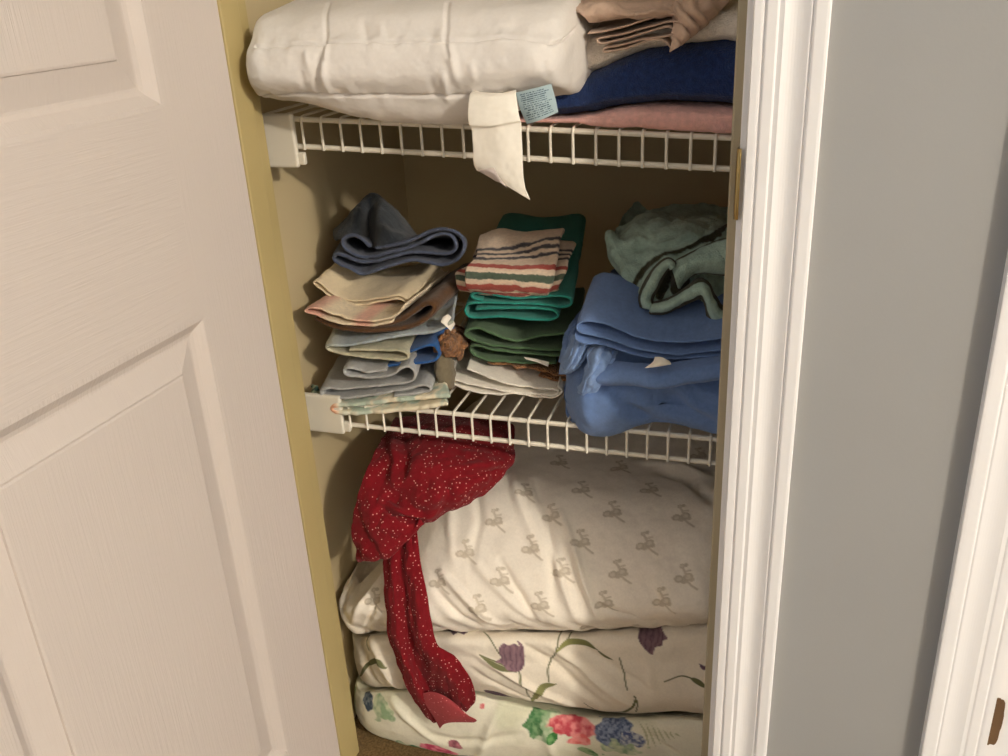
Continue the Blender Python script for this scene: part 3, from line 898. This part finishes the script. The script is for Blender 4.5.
rows = [[(340, 234, .33), (350, 222, .32), (360, 208, .31), (373, 196, .30), (388, 204, .31), (402, 220, .32), (418, 238, .33)],
        [(337, 232, .28), (347, 220, .27), (358, 206, .26), (372, 196, .275), (388, 205, .26), (403, 221, .27), (418, 239, .29)],
        [(335, 230, .245), (346, 222, .235), (357, 213, .230), (369, 216, .262), (381, 214, .236), (398, 228, .238), (416, 241, .25)],
        [(334, 234, .225), (346, 230, .213), (357, 227, .215), (369, 234, .245), (379, 230, .210), (395, 237, .210), (413, 243, .225)],
        [(336, 240, .216), (347, 236, .203), (358, 236, .206), (370, 243, .226), (379, 247, .201), (395, 246, .202), (411, 245, .212)]]
P = surf(rows, 70, 90)
P = P+np.array([0, 0, 1.])*(.003*fbm(P, 45, 88))[..., None]
tag(shell('crumpled_towel', P, .0045, M_charcoal), 'dark charcoal towel crumpled on top of the slate blue towel', 'towel')

# crumpled bits wedged between the stacks
rows = [[(434, 330, .28), (444, 325, .27), (456, 326, .27), (468, 336, .28)],
        [(432, 337, .20), (443, 333, .185), (456, 335, .19), (468, 345, .21)],
        [(434, 345, .165), (442, 343, .150), (452, 345, .152), (463, 351, .18)],
        [(435, 351, .160), (443, 350, .146), (452, 352, .150), (462, 356, .178)],
        [(440, 356, .17), (446, 356, .155), (453, 357, .160), (461, 359, .182)]]
P = surf(rows, 50, 50); P = P+(.008*fbm(P, 80, 91)+.003*fbm(P, 240, 92))[..., None]*np.array([.5, -.6, .7])
tag(shell('crumpled_cloth', P, .004, M_brownfuzz), 'crumpled tan brown cloth wedged between the left and middle stacks', 'cloth')
V = []; n, m = 26, 28
for i in range(n):
    t = i/(n-1); c0 = S(441+1*t, 358+31*t, .155+.004*t); r = .0095+.002*math.sin(t*3)+.0015*t
    for j in range(m):
        a = 2.4*2*math.pi*j/(m-1); rr = r*(1-.26*j/(m-1))
        V.append(c0+np.array([rr*math.cos(a-1.9), rr*1.5*math.sin(a-1.9)+.012, .006*math.cos(a)]))
P = np.array(V).reshape(n, m, 3); P += (.0012*fbm(P, 90, 95))[..., None]
tag(shell('rolled_cloth', P, .002, M_greyroll), 'small grey-green rolled cloth standing on end beside the white towel', 'cloth')

# ------------------------------------------------------------------ lower shelf, middle stack
o = ribbon('folded_towel', [(467, 368.5), (482, 375.5), (500, 381), (520, 386), (542, 388.5), (555, 389.5), (558, 392.5), (552, 395), (530, 394), (505, 391), (478, 386), (455, 379.5), (443, 375), (444, 379), (454, 385), (475, 391.5), (495, 395), (515, 393.5), (538, 397.5), (556, 396), (562, 391), (558, 386)], .180, .19, .0030, M_white_towel, seed=103, amp=.001, rise=.010, dx=-.035)
tag(o, 'white folded towel at the bottom of the middle stack', 'towel')
o = ribbon('folded_cloth', [(488, 362), (505, 364.5), (525, 366), (545, 370), (560, 375), (571, 377), (572, 380), (558, 380), (540, 376)], .200, .16, .0040, M_brownfuzz, seed=113, amp=.0025, rag=.006, rise=.014)
tag(o, 'thin fuzzy brown cloth between the white and the dark green towels', 'cloth')
gr = ribbon('folded_towel', [(580, 333), (560, 334), (538, 336.5), (520, 341), (505, 338.5), (490, 332), (476, 328.5), (467, 330.5), (465, 335), (472, 340.5), (488, 344.5), (512, 347.5), (545, 349.5), (572, 350), (576, 353), (565, 355.5), (530, 354), (500, 351), (480, 346.5), (470, 348), (473, 354.5), (488, 360), (518, 363), (556, 363)], .192, .15, .0032, M_terryprint, colfn=pale_edge((70, 100, 66)), seed=123, amp=.001, rise=.008, dx=-.03)
tag(gr, 'dark green folded towel under the teal towel in the middle stack', 'towel')
rows = [[(524, 357, .186), (536, 359, .184), (549, 362, .186)], [(526, 359, .180), (537, 362, .178), (548, 366.5, .181)]]
P = surf(rows, 6, 12)
o = shell('care_label', P, .0008, M_white_paper, gr); o['label'] = 'small white label sticking out of the front'
tpath = [(482, 300.5), (473, 298.5), (472, 294.5), (482, 292.5), (500, 295.5), (520, 298.5), (540, 297.5), (560, 296), (570, 299), (571, 304.5), (562, 307), (540, 305), (515, 303.5), (490, 302.5), (471, 303.5), (465.5, 308.5), (467, 315), (476, 318), (496, 316.5), (520, 319), (545, 321), (557, 318), (557, 312.5), (547, 309.8), (520, 308.5), (493, 307.8), (476, 309)]
o = ribbon('folded_towel', tpath, .188, .30, .0032, M_terryprint, colfn=pale_edge((22, 128, 116)), seed=133, amp=.001, rise=.026, dx=-.052)
tag(o, 'teal folded towel beneath the striped towel in the middle stack', 'towel')

def bands(V, U_):
    """V: position along the strip, rows of the control grid"""
    c = np.ones(V.shape+(3,))*lin((226, 204, 182))
    RED, GR, NV = lin((168, 62, 54)), lin((60, 84, 70)), lin((38, 42, 56))
    def band(a, b, col):
        nonlocal c
        c = mixc(c, col, np.clip((V-a)/.05, 0, 1)*np.clip((b-V)/.05, 0, 1)*.95)
    band(1.02, 1.55, RED); band(1.85, 2.45, GR); band(2.85, 3.3, RED)
    sh = .42*(U_-.5)
    for a in (3.82, 4.28, 4.74):
        c = mixc(c, NV, np.clip((V-a-sh)/.05, 0, 1)*np.clip((a+.27-V+sh)/.05, 0, 1)*.95)
    return c
def strip(name, rows, parent, seed, nu=130, nv=110, th=.005):
    P = surf(rows, nu, nv)
    v = np.linspace(0, len(rows)-1, nu)[:, None]*np.ones((1, nv))
    v = v+.06*noise(P*np.array([1, .1, .1]), 160, seed)+.03*noise(P, 420, seed+1)
    P = P+(.0016*fbm(P, 40, seed))[..., None]*np.array([.2, .2, 1])
    return shell(name, P, th, M_terryprint, parent, bands(v, np.linspace(0, 1, nv)[None, :]*np.ones((nu, 1))))
st = thing('striped_towel', S(510, 290, .19), 'cream hand towel with navy, red and green stripes, on top of the teal towel', 'towel')
strip('upper_fold', [
    [(476, 288.5, .215), (500, 291, .215), (525, 292, .215), (550, 292, .215)],
    [(468, 288, .181), (495, 289.5, .180), (520, 291, .180), (547, 292.5, .181)],
    [(466.5, 277, .172), (495, 278.5, .172), (520, 280, .172), (552, 280.5, .173)],
    [(468, 268, .180), (495, 269, .180), (520, 270, .180), (554, 269, .181)],
    [(477, 258, .205), (500, 260, .205), (525, 259.5, .205), (557, 256, .205)],
    [(478, 248, .235), (500, 248, .235), (525, 245, .235), (559, 240, .235)],
    [(481, 236, .275), (500, 231, .275), (525, 234, .275), (563, 231, .275)],
    [(487, 236, .300), (502, 232, .300), (527, 235, .300), (563, 232, .300)]], st, 143)
strip('lower_fold', [
    [(466, 290, .222), (495, 293.5, .222), (525, 294, .222), (560, 290, .222)],
    [(459, 288, .195), (495, 292.5, .190), (525, 294, .190), (557, 289, .195)],
    [(457, 278, .189), (495, 286, .184), (525, 287, .184), (562, 279, .189)],
    [(458, 271, .196), (495, 278, .196), (525, 278, .196), (566, 270, .196)],
    [(472, 264, .215), (500, 268, .215), (525, 266, .215), (567, 262, .215)],
    [(475, 254, .245), (500, 255, .245), (525, 252, .245), (571, 253, .245)],
    [(480, 243, .285), (500, 241, .285), (525, 240, .285), (575, 244, .285)],
    [(488, 239, .31), (502, 238, .31), (527, 238, .31), (573, 242, .31)]], st, 153, th=.004)

# ------------------------------------------------------------------ lower shelf, right stack
bl = thing('blue_sheet', S(640, 400, .2), 'cornflower blue bed sheet folded in a bulky heap, right end of the lower shelf', 'bed sheet')
dk = low_t(.4)+.0068
def bst(x, P): return (x, [(Y, zat(x, Y, r) if r > 0 else -r) for Y, r in P])
def bs(x, lobe, hang, top, left=0.):
    return bst(x, [(.17, -(dk+.001)), (.138+left, hang), (.126-lobe+left, hang-14), (.127-lobe+left, 400), (.135+left, 378), (.16+left, 340), (.21+left, top), (.36, top-26), (.44, -(dk+.10)), (.44, -(dk+.02)), (.36, -(dk+.001))])
ss = [bs(.345, .0, 418, 322, .02), bs(.365, .006, 432, 318), bs(.39, .012, 437, 316), bs(.415, .010, 433, 316), bs(.44, .002, 425, 318), bs(.47, -.008, 419, 320), bs(.50, .004, 428, 322), bs(.53, .006, 435, 322), bs(.56, .006, 440, 322)]
ss = [shrink(ss[0], .333, .55), shrink(ss[0], .338, .85)]+ss+[shrink(ss[-1], .585, .7)]
BL = Loft(ss, 260, 420)
BL.push(.0016*fbm(BL.P, 12, 201)+.0006*fbm(BL.P, 50, 202))
c = np.zeros(BL.P.shape[:2])
for pts, a, w in [([(614, 392), (624, 404), (636, 414), (652, 421)], -.012, .007), ([(668, 396), (684, 408), (704, 420), (716, 425)], -.006, .009), ([(650, 400), (668, 412), (690, 424)], .004, .010), ([(600, 392), (612, 402), (622, 415)], .004, .008), ([(690, 392), (704, 402), (716, 408)], -.003, .009), ([(590, 392), (586, 410), (592, 428)], .003, .008)]:
    c += crease(BL, pts, a*1.15, w)
BL.push(c)
BL.build('bundle', M_blue, bl)
ribbon('folded_hem', [(728, 336), (705, 340), (680, 342), (655, 341), (636, 336.5), (618, 329), (602, 323), (587, 321), (578, 324.5), (578, 331), (590, 335), (610, 340), (630, 347), (652, 352), (680, 354), (728, 349)], .124, .09, .0026, M_blue, bl, seed=213, amp=.0008, rise=.03)
ribbon('folded_hem', [(728, 355), (700, 357), (668, 359), (640, 356), (618, 350), (600, 344.5), (585, 343.5), (577, 340), (575, 336.5)], .126, .06, .0026, M_blue, bl, seed=223, amp=.0008, rise=.02)
rows = [[(592, 360, .135), (620, 362, .128), (655, 365, .122), (690, 362, .122), (728, 356, .124)],
        [(588, 368, .125), (620, 370, .114), (655, 373, .108), (690, 370, .108), (728, 364, .110)],
        [(588, 377, .120), (620, 380, .108), (655, 382, .103), (690, 379, .103), (728, 372, .105)],
        [(590, 382, .123), (620, 385, .112), (655, 386, .107), (690, 383, .107), (728, 377, .109)],
        [(592, 383, .140), (620, 385, .135), (655, 385, .132), (690, 382, .132), (728, 377, .135)]]
P = surf(rows, 60, 130); P = P+(.0022*fbm(P, 28, 231))[..., None]*np.array([0, 1, .5])
shell('front_flap', P, .003, M_blue, bl)
for k, rw in enumerate([
        [[(596, 342, .150), (606, 345, .142), (618, 352, .140)], [(588, 352, .132), (598, 354, .122), (612, 362, .126)], [(586, 366, .124), (594, 368, .112), (606, 374, .122)], [(582, 380, .122), (589, 382, .110), (599, 386, .120)], [(577, 392, .128), (582, 395, .118), (590, 398, .126)]],
        [[(572, 334, .165), (580, 337, .150), (590, 345, .146)], [(566, 350, .155), (574, 354, .138), (584, 358, .138)], [(560, 366, .150), (568, 368, .135), (577, 368, .138)], [(559, 374, .155), (565, 374, .143), (572, 373, .148)]],
        [[(600, 292, .30), (606, 296, .29), (614, 300, .29)], [(585, 306, .24), (592, 310, .23), (604, 315, .23)], [(568, 328, .19), (576, 332, .18), (588, 336, .18)], [(562, 346, .165), (570, 350, .155), (580, 352, .158)], [(560, 362, .16), (566, 366, .15), (575, 368, .155)]]]):
    P = surf(rw, 44, 30); P = P+(.0022*np.sin(np.linspace(0, 22, P.shape[1])[None, :]+6*noise(P, 40, 261+k))+.0030*fbm(P, 95, 241+k)+.0012*fbm(P, 230, 251+k))[..., None]*np.array([.6, -.8, .4])
    shell('crumpled_corner', P, .0022, M_bluelight if k < 2 else M_blue, bl)
rows = [[(655, 357, .108), (662, 357.5, .102), (669, 361, .104)], [(653, 362, .102), (661, 363, .097), (671, 364, .102)], [(645, 368, .101), (658, 366.5, .0965), (669, 364.5, .101)]]
P = surf(rows, 14, 14)
o = shell('care_label', P, .0008, M_white_paper, bl); o['label'] = 'small white folded care label'

gt = thing('crumpled_towel', S(665, 310, .22), 'pale grey-green towel with a dark trim, crumpled on top of the blue sheet', 'towel')
PALE, TRIM_SHADE = lin((170, 196, 184)), lin((58, 58, 42))
def gstation(x, f, zf, top, back=.42):
    z0 = zat(x, f, zf)
    return bst(x, [(f+.03, -(z0-.002)), (f, zf-6), (f+.004, zf-26), (f+.045, top+16), (f+.10, top+3), (f+.17, top), (back, -(zat(x, f+.1, top)-.02)), (back+.01, -(z0+.03)), (back-.03, -(z0+.005))])
gl = [(610, .235, 262, 222), (622, .205, 284, 216), (636, .185, 301, 214), (652, .172, 314, 214), (668, .166, 314, 215), (684, .168, 306, 216), (698, .172, 299, 218), (708, .172, 314, 219), (718, .174, 328, 221), (742, .176, 331, 222)]
gl = [(p, f_+(.022 if p > 630 else .008 if p > 615 else 0), z_-(3 if p > 630 else 0), t_) for p, f_, z_, t_ in gl]
gs_ = [gstation(S(p, z_, f_)[0], f_, z_, t_) for p, f_, z_, t_ in gl]
gs_ = [shrink(gs_[0], gs_[0][0]-.012, .45), shrink(gs_[0], gs_[0][0]-.006, .8)]+gs_+[shrink(gs_[-1], XR-.006, .7)]
G = Loft(gs_, 260, 420)
G.push(.005*fbm(G.P, 24, 301)+.0016*fbm(G.P, 70, 302))
c = np.zeros(G.P.shape[:2])
for pts, a, w in [([(610, 240), (640, 238), (690, 232)], .004, .004), ([(615, 250), (650, 243), (700, 236)], -.004, .004), ([(612, 270), (622, 285), (632, 298)], .004, .005), ([(650, 232), (665, 222), (680, 220)], -.005, .005),
        ([(726, 234), (700, 245), (684, 254), (668, 259), (655, 268), (645, 280), (638, 294)], -.005, .0035),
        ([(642, 302), (647, 286), (656, 271), (667, 262)], .012, .006), ([(660, 296), (666, 283), (671, 270)], -.014, .0045),
        ([(676, 290), (680, 280), (690, 272), (708, 268), (726, 266)], .007, .006), ([(688, 288), (698, 283), (706, 290), (712, 304)], -.014, .005),
        ([(664, 305), (682, 299), (697, 291), (708, 294), (716, 310)], .010, .005), ([(700, 304), (706, 318), (712, 326)], -.010, .005)]:
    c += crease(G, pts, a, w)
G.push(c)
n = np.clip(.5+.9*noise(G.P, 60, 66), 0, 1)
colg = mixc(np.ones(G.P.shape)*PALE, lin((142, 168, 158)), n*.6)
UG = G.uv()
for pts, w_ in [([(740, 222), (720, 231), (700, 241), (684, 249), (666, 253), (652, 262), (641, 273), (634, 285), (632, 297)], .0034),
        ([(660, 296), (665, 284), (670, 272), (673, 268), (674, 282), (678, 290), (686, 282)], .0060), ([(690, 288), (698, 284), (704, 292), (708, 302)], .0050)]:  # trim line first, then shade painted into the hollows between folds
    d, _ = seg_dist(UG, cr(G.find(pts), 40))
    colg = mixc(colg, TRIM_SHADE, np.clip((w_*(1+.25*noise(G.P, 150, 67))-d)/.0012, 0, 1))
G.build('bundle', M_terryprint, gt, colg)
def hem_fold(up, lo, ys, seed, edge=.24):
    k = np.linspace(0, 1, 5)
    up, lo = np.array(up, float), np.array(lo, float)
    rows = [[(*(u*(1-t)+l*t), ys[0]*(1-t)+ys[1]*t-ys[2]*math.sin(math.pi*t)) for t in k] for u, l in zip(up, lo)]
    P = surf(rows, 110, 40)
    P = P+(.0018*fbm(P, 60, seed)+.0007*fbm(P, 170, seed+1))[..., None]*np.array([.4, -.8, .4])
    v = np.ones((110, 1))*np.linspace(0, 1, 40)[None, :]
    c = np.ones(P.shape)*PALE
    c = mixc(c, lin((142, 168, 158)), np.clip(.5+.8*noise(P, 90, 61), 0, 1)*.6)
    v = v+.05*noise(P, 120, seed+3)
    c = mixc(c, TRIM_SHADE, np.clip((edge-v)/.05, 0, 1)); c = mixc(c, TRIM_SHADE, np.clip((v-1+edge)/.05, 0, 1))
    return shell('folded_edge', P, .0042, M_terryprint, gt, c)
hem_fold([(641, 307), (640, 297), (644, 285), (651, 273), (660, 263), (668, 259), (675, 263)], [(656, 309), (652, 300), (656, 290), (661, 280), (666, 271), (669, 268), (671, 270)], (.172, .176, .014), 313)
hem_fold([(654, 303), (666, 300), (678, 294), (690, 285), (699, 279), (707, 282), (713, 294), (722, 307), (740, 318)], [(650, 313), (664, 313), (678, 307), (691, 301), (702, 298), (706, 306), (708, 316), (715, 326), (740, 331)], (.172, .166, .012), 323)
hem_fold([(740, 236), (718, 241), (702, 248), (688, 255), (677, 261), (673, 268)], [(740, 276), (718, 274), (703, 272), (692, 275), (684, 282), (679, 288)], (.178, .180, .014), 333, .08)

# ------------------------------------------------------------------ upper shelf: white pillow
def pst(x, rows_, f=-.055, yb=.50):
    a, b, c_ = rows_          # seam rows: upper, lower, underside
    P = [(.175+f, c_+1.5), (.128+f, c_-2), (.106+f, b), (.092+f, .5*(a+b)+8), (.096+f, a+8), (.108+f, a-5), (.150+f, a-36), (.25, a-62)]
    out = [(Y, zat(x, Y, r)) for Y, r in P]
    zl = out[0][1]
    dk_ = max(zl+.002, top_t(x)+.009)
    out += [(.42, out[-1][1]+.006), (yb, out[-1][1]-.03), (yb+.02, zl+.05), (yb-.02, dk_+.006), (.33, dk_), (.155, dk_)]
    return (x, out)
pr = lambda x: (float(np.interp(x, [.02, .14, .233, .325, .40], [48, 42, 40, 38, 38])), float(np.interp(x, [.02, .095, .233, .297, .334, .366, .40], [93, 95, 95, 94, 89, 82, 72])), float(np.interp(x, [.02, .049, .095, .141, .187, .233, .279, .311, .334, .366, .40], [97, 101, 109, 117, 121.5, 122.5, 119, 107, 98, 89, 78])))
ps = [pst(x, pr(x)) for x in (.036, .07, .12, .165, .215, .27, .32, .352)]
ps = [shrink(ps[0], .021, .62), shrink(ps[0], .026, .93)]+ps+[shrink(ps[-1], .370, .92, -.002), shrink(ps[-1], .379, .6, -.004)]
PL = Loft(ps, 420, 640)
q = proj(PL.P)
up = PL.find([(400, 41)])[0]; lo = PL.find([(400, 95)])[0]
PL.push(.002*fbm(PL.P, 14, 401)+.0007*fbm(PL.P, 55, 402))
fade = lambda d, w: np.exp(-(d/w)**2)
UU = PL.uv()
c = np.zeros(PL.P.shape[:2])
def seam(pts, depth, w, pucker=0.):
    A = cr(PL.find(pts), 60); d, par = seg_dist(UU, A)
    g = -depth*fade(d, w)
    if pucker:
        g = g+pucker*fade(d, w*5)*noise(np.stack([UU[..., 0], UU[..., 1]*.15, 0*UU[..., 0]], -1), 95, 7)
    return g
c += seam([(256, 46), (290, 44), (325, 42), (400, 41), (460, 40.5), (530, 38.5), (566, 38)], .0035, .0022, .0014)
c += seam([(262, 96), (300, 95), (350, 95.5), (400, 95.5), (450, 95.5), (520, 93)], .0035, .0022, .0016)
c += seam([(329, 2), (326, 20), (324, 42), (323, 60)], .0020, .0026)
c += seam([(448, 2), (446, 20), (445, 40), (449, 56)], .0020, .0026)
c += crease(PL, [(327, 44), (324, 70), (331, 95)], .004, .0045)+crease(PL, [(321, 50), (317, 72), (319, 94)], -.004, .004)
c += crease(PL, [(447, 44), (453, 62), (456, 80)], .0035, .0045)+crease(PL, [(443, 70), (445, 84), (447, 100)], .003, .004)
for k, (x, y) in enumerate([(300, 80), (305, 60), (362, 30), (380, 33), (430, 85), (470, 70), (545, 70), (560, 55)]):
    c += crease(PL, [(x, y-10), (x+2, y), (x+5, y+10)], .0018*(1 if k % 2 else -1), .004)
PL.push(c)
pil = PL.build('white_pillow', M_white_quilt)
tag(pil, 'boxy white stitched pillow with a long hanging tag, left side of the upper shelf', 'pillow')
rows = [[(472, 91, 0.055), (487, 93, 0.043), (502, 93, 0.043), (516, 90, 0.047)],
        [(470, 96, 0.036), (486, 97, 0.031), (502, 96, 0.031), (516, 94, 0.035)],
        [(468, 110, 0.026), (486, 111, 0.022), (504, 110, 0.022), (518, 109, 0.026)],
        [(469, 123, 0.021), (488, 125, 0.017), (505, 122, 0.018), (520, 120, 0.022)],
        [(472, 130, 0.023), (490, 129, 0.020), (506, 127, 0.021), (521, 124, 0.024)],
        [(473, 148, 0.023), (491, 149, 0.020), (507, 150, 0.020), (522, 150, 0.024)],
        [(474, 163, 0.026), (492, 170, 0.021), (508, 177, 0.022), (524, 183, 0.026)],
        [(477, 170, 0.031), (493, 178, 0.025), (510, 188, 0.025), (530, 200, 0.030)]]
P = surf(rows, 90, 40); P = P+(.0009*fbm(P, 60, 411))[..., None]*np.array([0, 1., 0])
o = shell('long_tag', P, .0007, M_white_paper, pil); o['label'] = 'long white fabric tag hanging below the shelf edge'
rows = [[(478, 170.5, 0.024), (486, 169, 0.019), (494, 168, 0.017)], [(486, 175, 0.022), (493, 174, 0.016), (498, 176, 0.015)], [(496, 181, 0.021), (501, 183, 0.017), (507, 188, 0.020)]]
P = surf(rows, 16, 16)
M_tagback = cloth('grey tag reverse', (206, 194, 190), .1, 500., .03, .0003, sheen=0)
shell('turned_corner', P, .0007, M_tagback, o)

# small printed care label: rows of fine dark print on pale blue
rows = [[(516, 93, 0.037), (528, 90, 0.035), (540, 87, 0.035), (551, 84, 0.038)], [(520, 108, 0.033), (532, 105, 0.030), (543, 102, 0.030), (555, 98, 0.034)], [(527, 124, 0.034), (537, 121, 0.030), (547, 117, 0.031), (558, 112, 0.035)]]
P = surf(rows, 150, 150)
v = np.linspace(0, 1, 150)[:, None]*np.ones((1, 150)); u = np.ones((150, 1))*np.linspace(0, 1, 150)[None, :]
c = np.ones(P.shape)*lin((166, 186, 192))
ln = 13
row_i = np.floor((v-.07)/.86*ln); fr = (v-.07)/.86*ln-row_i
ends = np.array([_h(np.array(k), np.array(3), np.array(5), 9)*.09+.84 for k in range(-2, 20)])
ok = (fr > .25) & (fr < .72) & (row_i >= 0) & (row_i < ln) & (u > .09) & (u < ends[np.clip(row_i.astype(int)+2, 0, 21)])
g = noise(np.stack([u*60, row_i*7.3, 0*u], -1), 1., 21) > -.25
c = mixc(c, lin((46, 66, 84)), (ok & g)*.8)
o = shell('care_label', P, .0007, cloth('pale blue label', None, .1, 500., .02, .0003, sheen=0), pil, c); o['label'] = 'small pale blue care label with fine print'

# ------------------------------------------------------------------ upper shelf: towels at the right
def tst(x, f, low, lo2, mid, top, back=.5, ztop=None):
    P = [(f+.04, low), (f+.006, low-3), (f, lo2), (f+.004, mid), (f+.02, top+3), (f+.07, top-6)]
    out = [(Y, zat(x, Y, r)) for Y, r in P]
    out = [(Y, max(z, top_t(x)+.0075)) for Y, z in out]
    zl, zt = out[0][1], out[-1][1]
    out += [(.34, zt+.012), (back, zt+.004), (back+.02, (zl+zt)/2), (back, zl+.012), (.3, zl+.005)]
    return (x, out)
def soft(name, label, stn, mat, seed, xa, xb, nx=200, ns=320, creases=(), amp=.003):
    st_ = [shrink(stn[0], xa, .45), shrink(stn[0], xa+.008, .8)]+stn+[shrink(stn[-1], xb, .7)]
    L = Loft(st_, nx, ns)
    L.push(amp*fbm(L.P, 14, seed)+amp*.35*fbm(L.P, 60, seed+1))
    c = np.zeros(L.P.shape[:2])
    for pts, a, w in creases: c += crease(L, pts, a, w)
    L.push(c)
    o = L.build(name, mat); tag(o, label, 'towel'); return o
def interp(xs, ys): return lambda x: float(np.interp(x, xs, ys))
xs_ = (.28, .33, .38, .43, .48, .53, .57)
pl_ = interp([.28, .33, .40, .45, .55], [125, 126, 129, 131, 134])
pt_ = interp([.28, .31, .36, .40, .43, .55], [116, 116, 112, 106, 102, 105])
soft('bath_towel', 'pink bath towel lying flat on the upper shelf beneath the navy towel', [tst(x, .128, pl_(x), .5*(pl_(x)+pt_(x)), .7*pt_(x)+.3*pl_(x), pt_(x)) for x in xs_], M_pink, 501, .262, .588, amp=.0022)
nl_ = interp([.31, .36, .40, .43, .55], [115, 112, 106, 101, 103])
nt_ = interp([.31, .34, .38, .42, .46, .50, .55], [90, 81, 72, 54, 43, 38, 35])
soft('bath_towel', 'navy blue bath towel on top of the pink towel, right side of the upper shelf', [tst(x, .130, nl_(x), .75*nl_(x)+.25*nt_(x), .35*nl_(x)+.65*nt_(x), nt_(x), .49) for x in (.315, .34, .37, .41, .45, .49, .53, .57)], M_navy, 511, .30, .588, creases=[([(585, 100), (600, 92), (620, 94)], .002, .005)], amp=.003)
ct_ = interp([.34, .38, .42, .46, .50, .55], [30, 28, 24, 18, 12, 8])
cl_ = interp([.34, .38, .42, .46, .50, .55], [78, 71, 55, 45, 40, 36])
soft('bath_towel', 'cream bath towel between the navy towel and the taupe sheet', [tst(x, .138, cl_(x), .7*cl_(x)+.3*ct_(x), .3*cl_(x)+.7*ct_(x), ct_(x), .48) for x in (.355, .39, .43, .47, .51, .55)], M_creamtowel, 521, .335, .588, amp=.003)

tn = thing('taupe_sheet', S(640, 30, .18), 'taupe cotton sheet loosely folded on top of the cream towel, upper right', 'bed sheet')
ribbon('folded_layers', [(588, 33), (600, 31), (620, 27), (645, 20), (664, 14), (676, 15), (679, 21), (668, 22), (645, 28), (620, 34), (602, 37), (597, 39.5), (603, 43), (625, 38), (648, 32), (668, 27), (674, 33), (663, 37), (640, 40), (615, 46), (604, 48), (606, 51.5), (625, 48), (650, 40), (664, 41), (672, 49)], .118, .13, .0022, M_tan, tn, seed=531, amp=.0012, rise=.008)
rows = [[(572, -6, .20), (600, -8, .2), (640, -8, .2), (690, -10, .22), (738, -14, .24)],
        [(572, 4, .14), (600, 0, .135), (632, 4, .125), (675, -4, .15), (730, -8, .18)],
        [(578, 12, .118), (604, 8, .112), (634, 11, .105), (672, 4, .13), (722, 0, .15)],
        [(588, 17, .116), (612, 14, .110), (640, 12, .104), (668, 9, .118), (700, 6, .14)],
        [(590, 20, .126), (614, 17, .122), (640, 15, .118), (664, 13, .126), (690, 10, .15)]]
P = surf(rows, 60, 90); P = P+(.004*fbm(P, 32, 541)+.0030*noise(P*np.array([.25, 1, 1.]), 130, 543)+.0015*fbm(P, 100, 542))[..., None]*np.array([.2, -.6, .8])
shell('upper_fold', P, .0025, M_tan, tn)
rows = [[(668, -4, .16), (690, -6, .15), (712, -4, .15), (736, -8, .17)],
        [(672, 8, .135), (688, 8, .118), (708, 3, .13), (728, 2, .155)],
        [(674, 24, .122), (688, 20, .108), (704, 14, .118), (722, 8, .145)],
        [(672, 38, .116), (684, 36, .106), (698, 27, .116), (716, 14, .142)],
        [(671, 51, .116), (678, 47, .110), (692, 36, .120), (712, 20, .146)]]
P = surf(rows, 60, 50)
P = P+(.0048*np.sin((P[..., 0]*.8+P[..., 2]*.7)*520+3*noise(P, 30, 553))+.002*fbm(P, 60, 551))[..., None]*np.array([.3, -.9, .2])
shell('draped_corner', P, .0025, M_tan, tn)

for o in list(COL.objects):
    if o.parent is None and 'category' in o.keys() and 'group' not in o.keys():
        n_ = o.name.split('.')[0]
        if n_ == 'bath_towel': o['group'] = 'bath towels piled on the upper shelf'
        elif n_ in ('folded_towel', 'washcloth', 'floral_cloth', 'folded_cloth', 'striped_towel'): o['group'] = 'folded cloths stacked on the lower shelf'
        elif n_ in ('folded_comforter', 'bed_pillow'): o['group'] = 'bedding piled on the closet floor'

# ------------------------------------------------------------------ light
def lamp(name, kind, loc, energy, rgb, size):
    d = bpy.data.lights.new(name, kind); d.energy = energy; d.color = rgb
    d.shadow_soft_size = size
    o = bpy.data.objects.new(name, d); o.location = loc; COL.objects.link(o); return o
lamp('hall_ceiling_lamp', 'POINT', (3.1, -2.05, 2.27), 285., (1., .90, .76), .09)
w = bpy.data.worlds.new('hall daylight'); scn.world = w; w.use_nodes = True
bg = w.node_tree.nodes['Background']; bg.inputs[0].default_value = (.80, .90, 1., 1); bg.inputs[1].default_value = 1.75

scn.view_settings.view_transform = 'Standard'; scn.view_settings.look = 'None'
scn.view_settings.gamma = 1.; scn.view_settings.use_curve_mapping = False
scn.view_settings.exposure = 0.
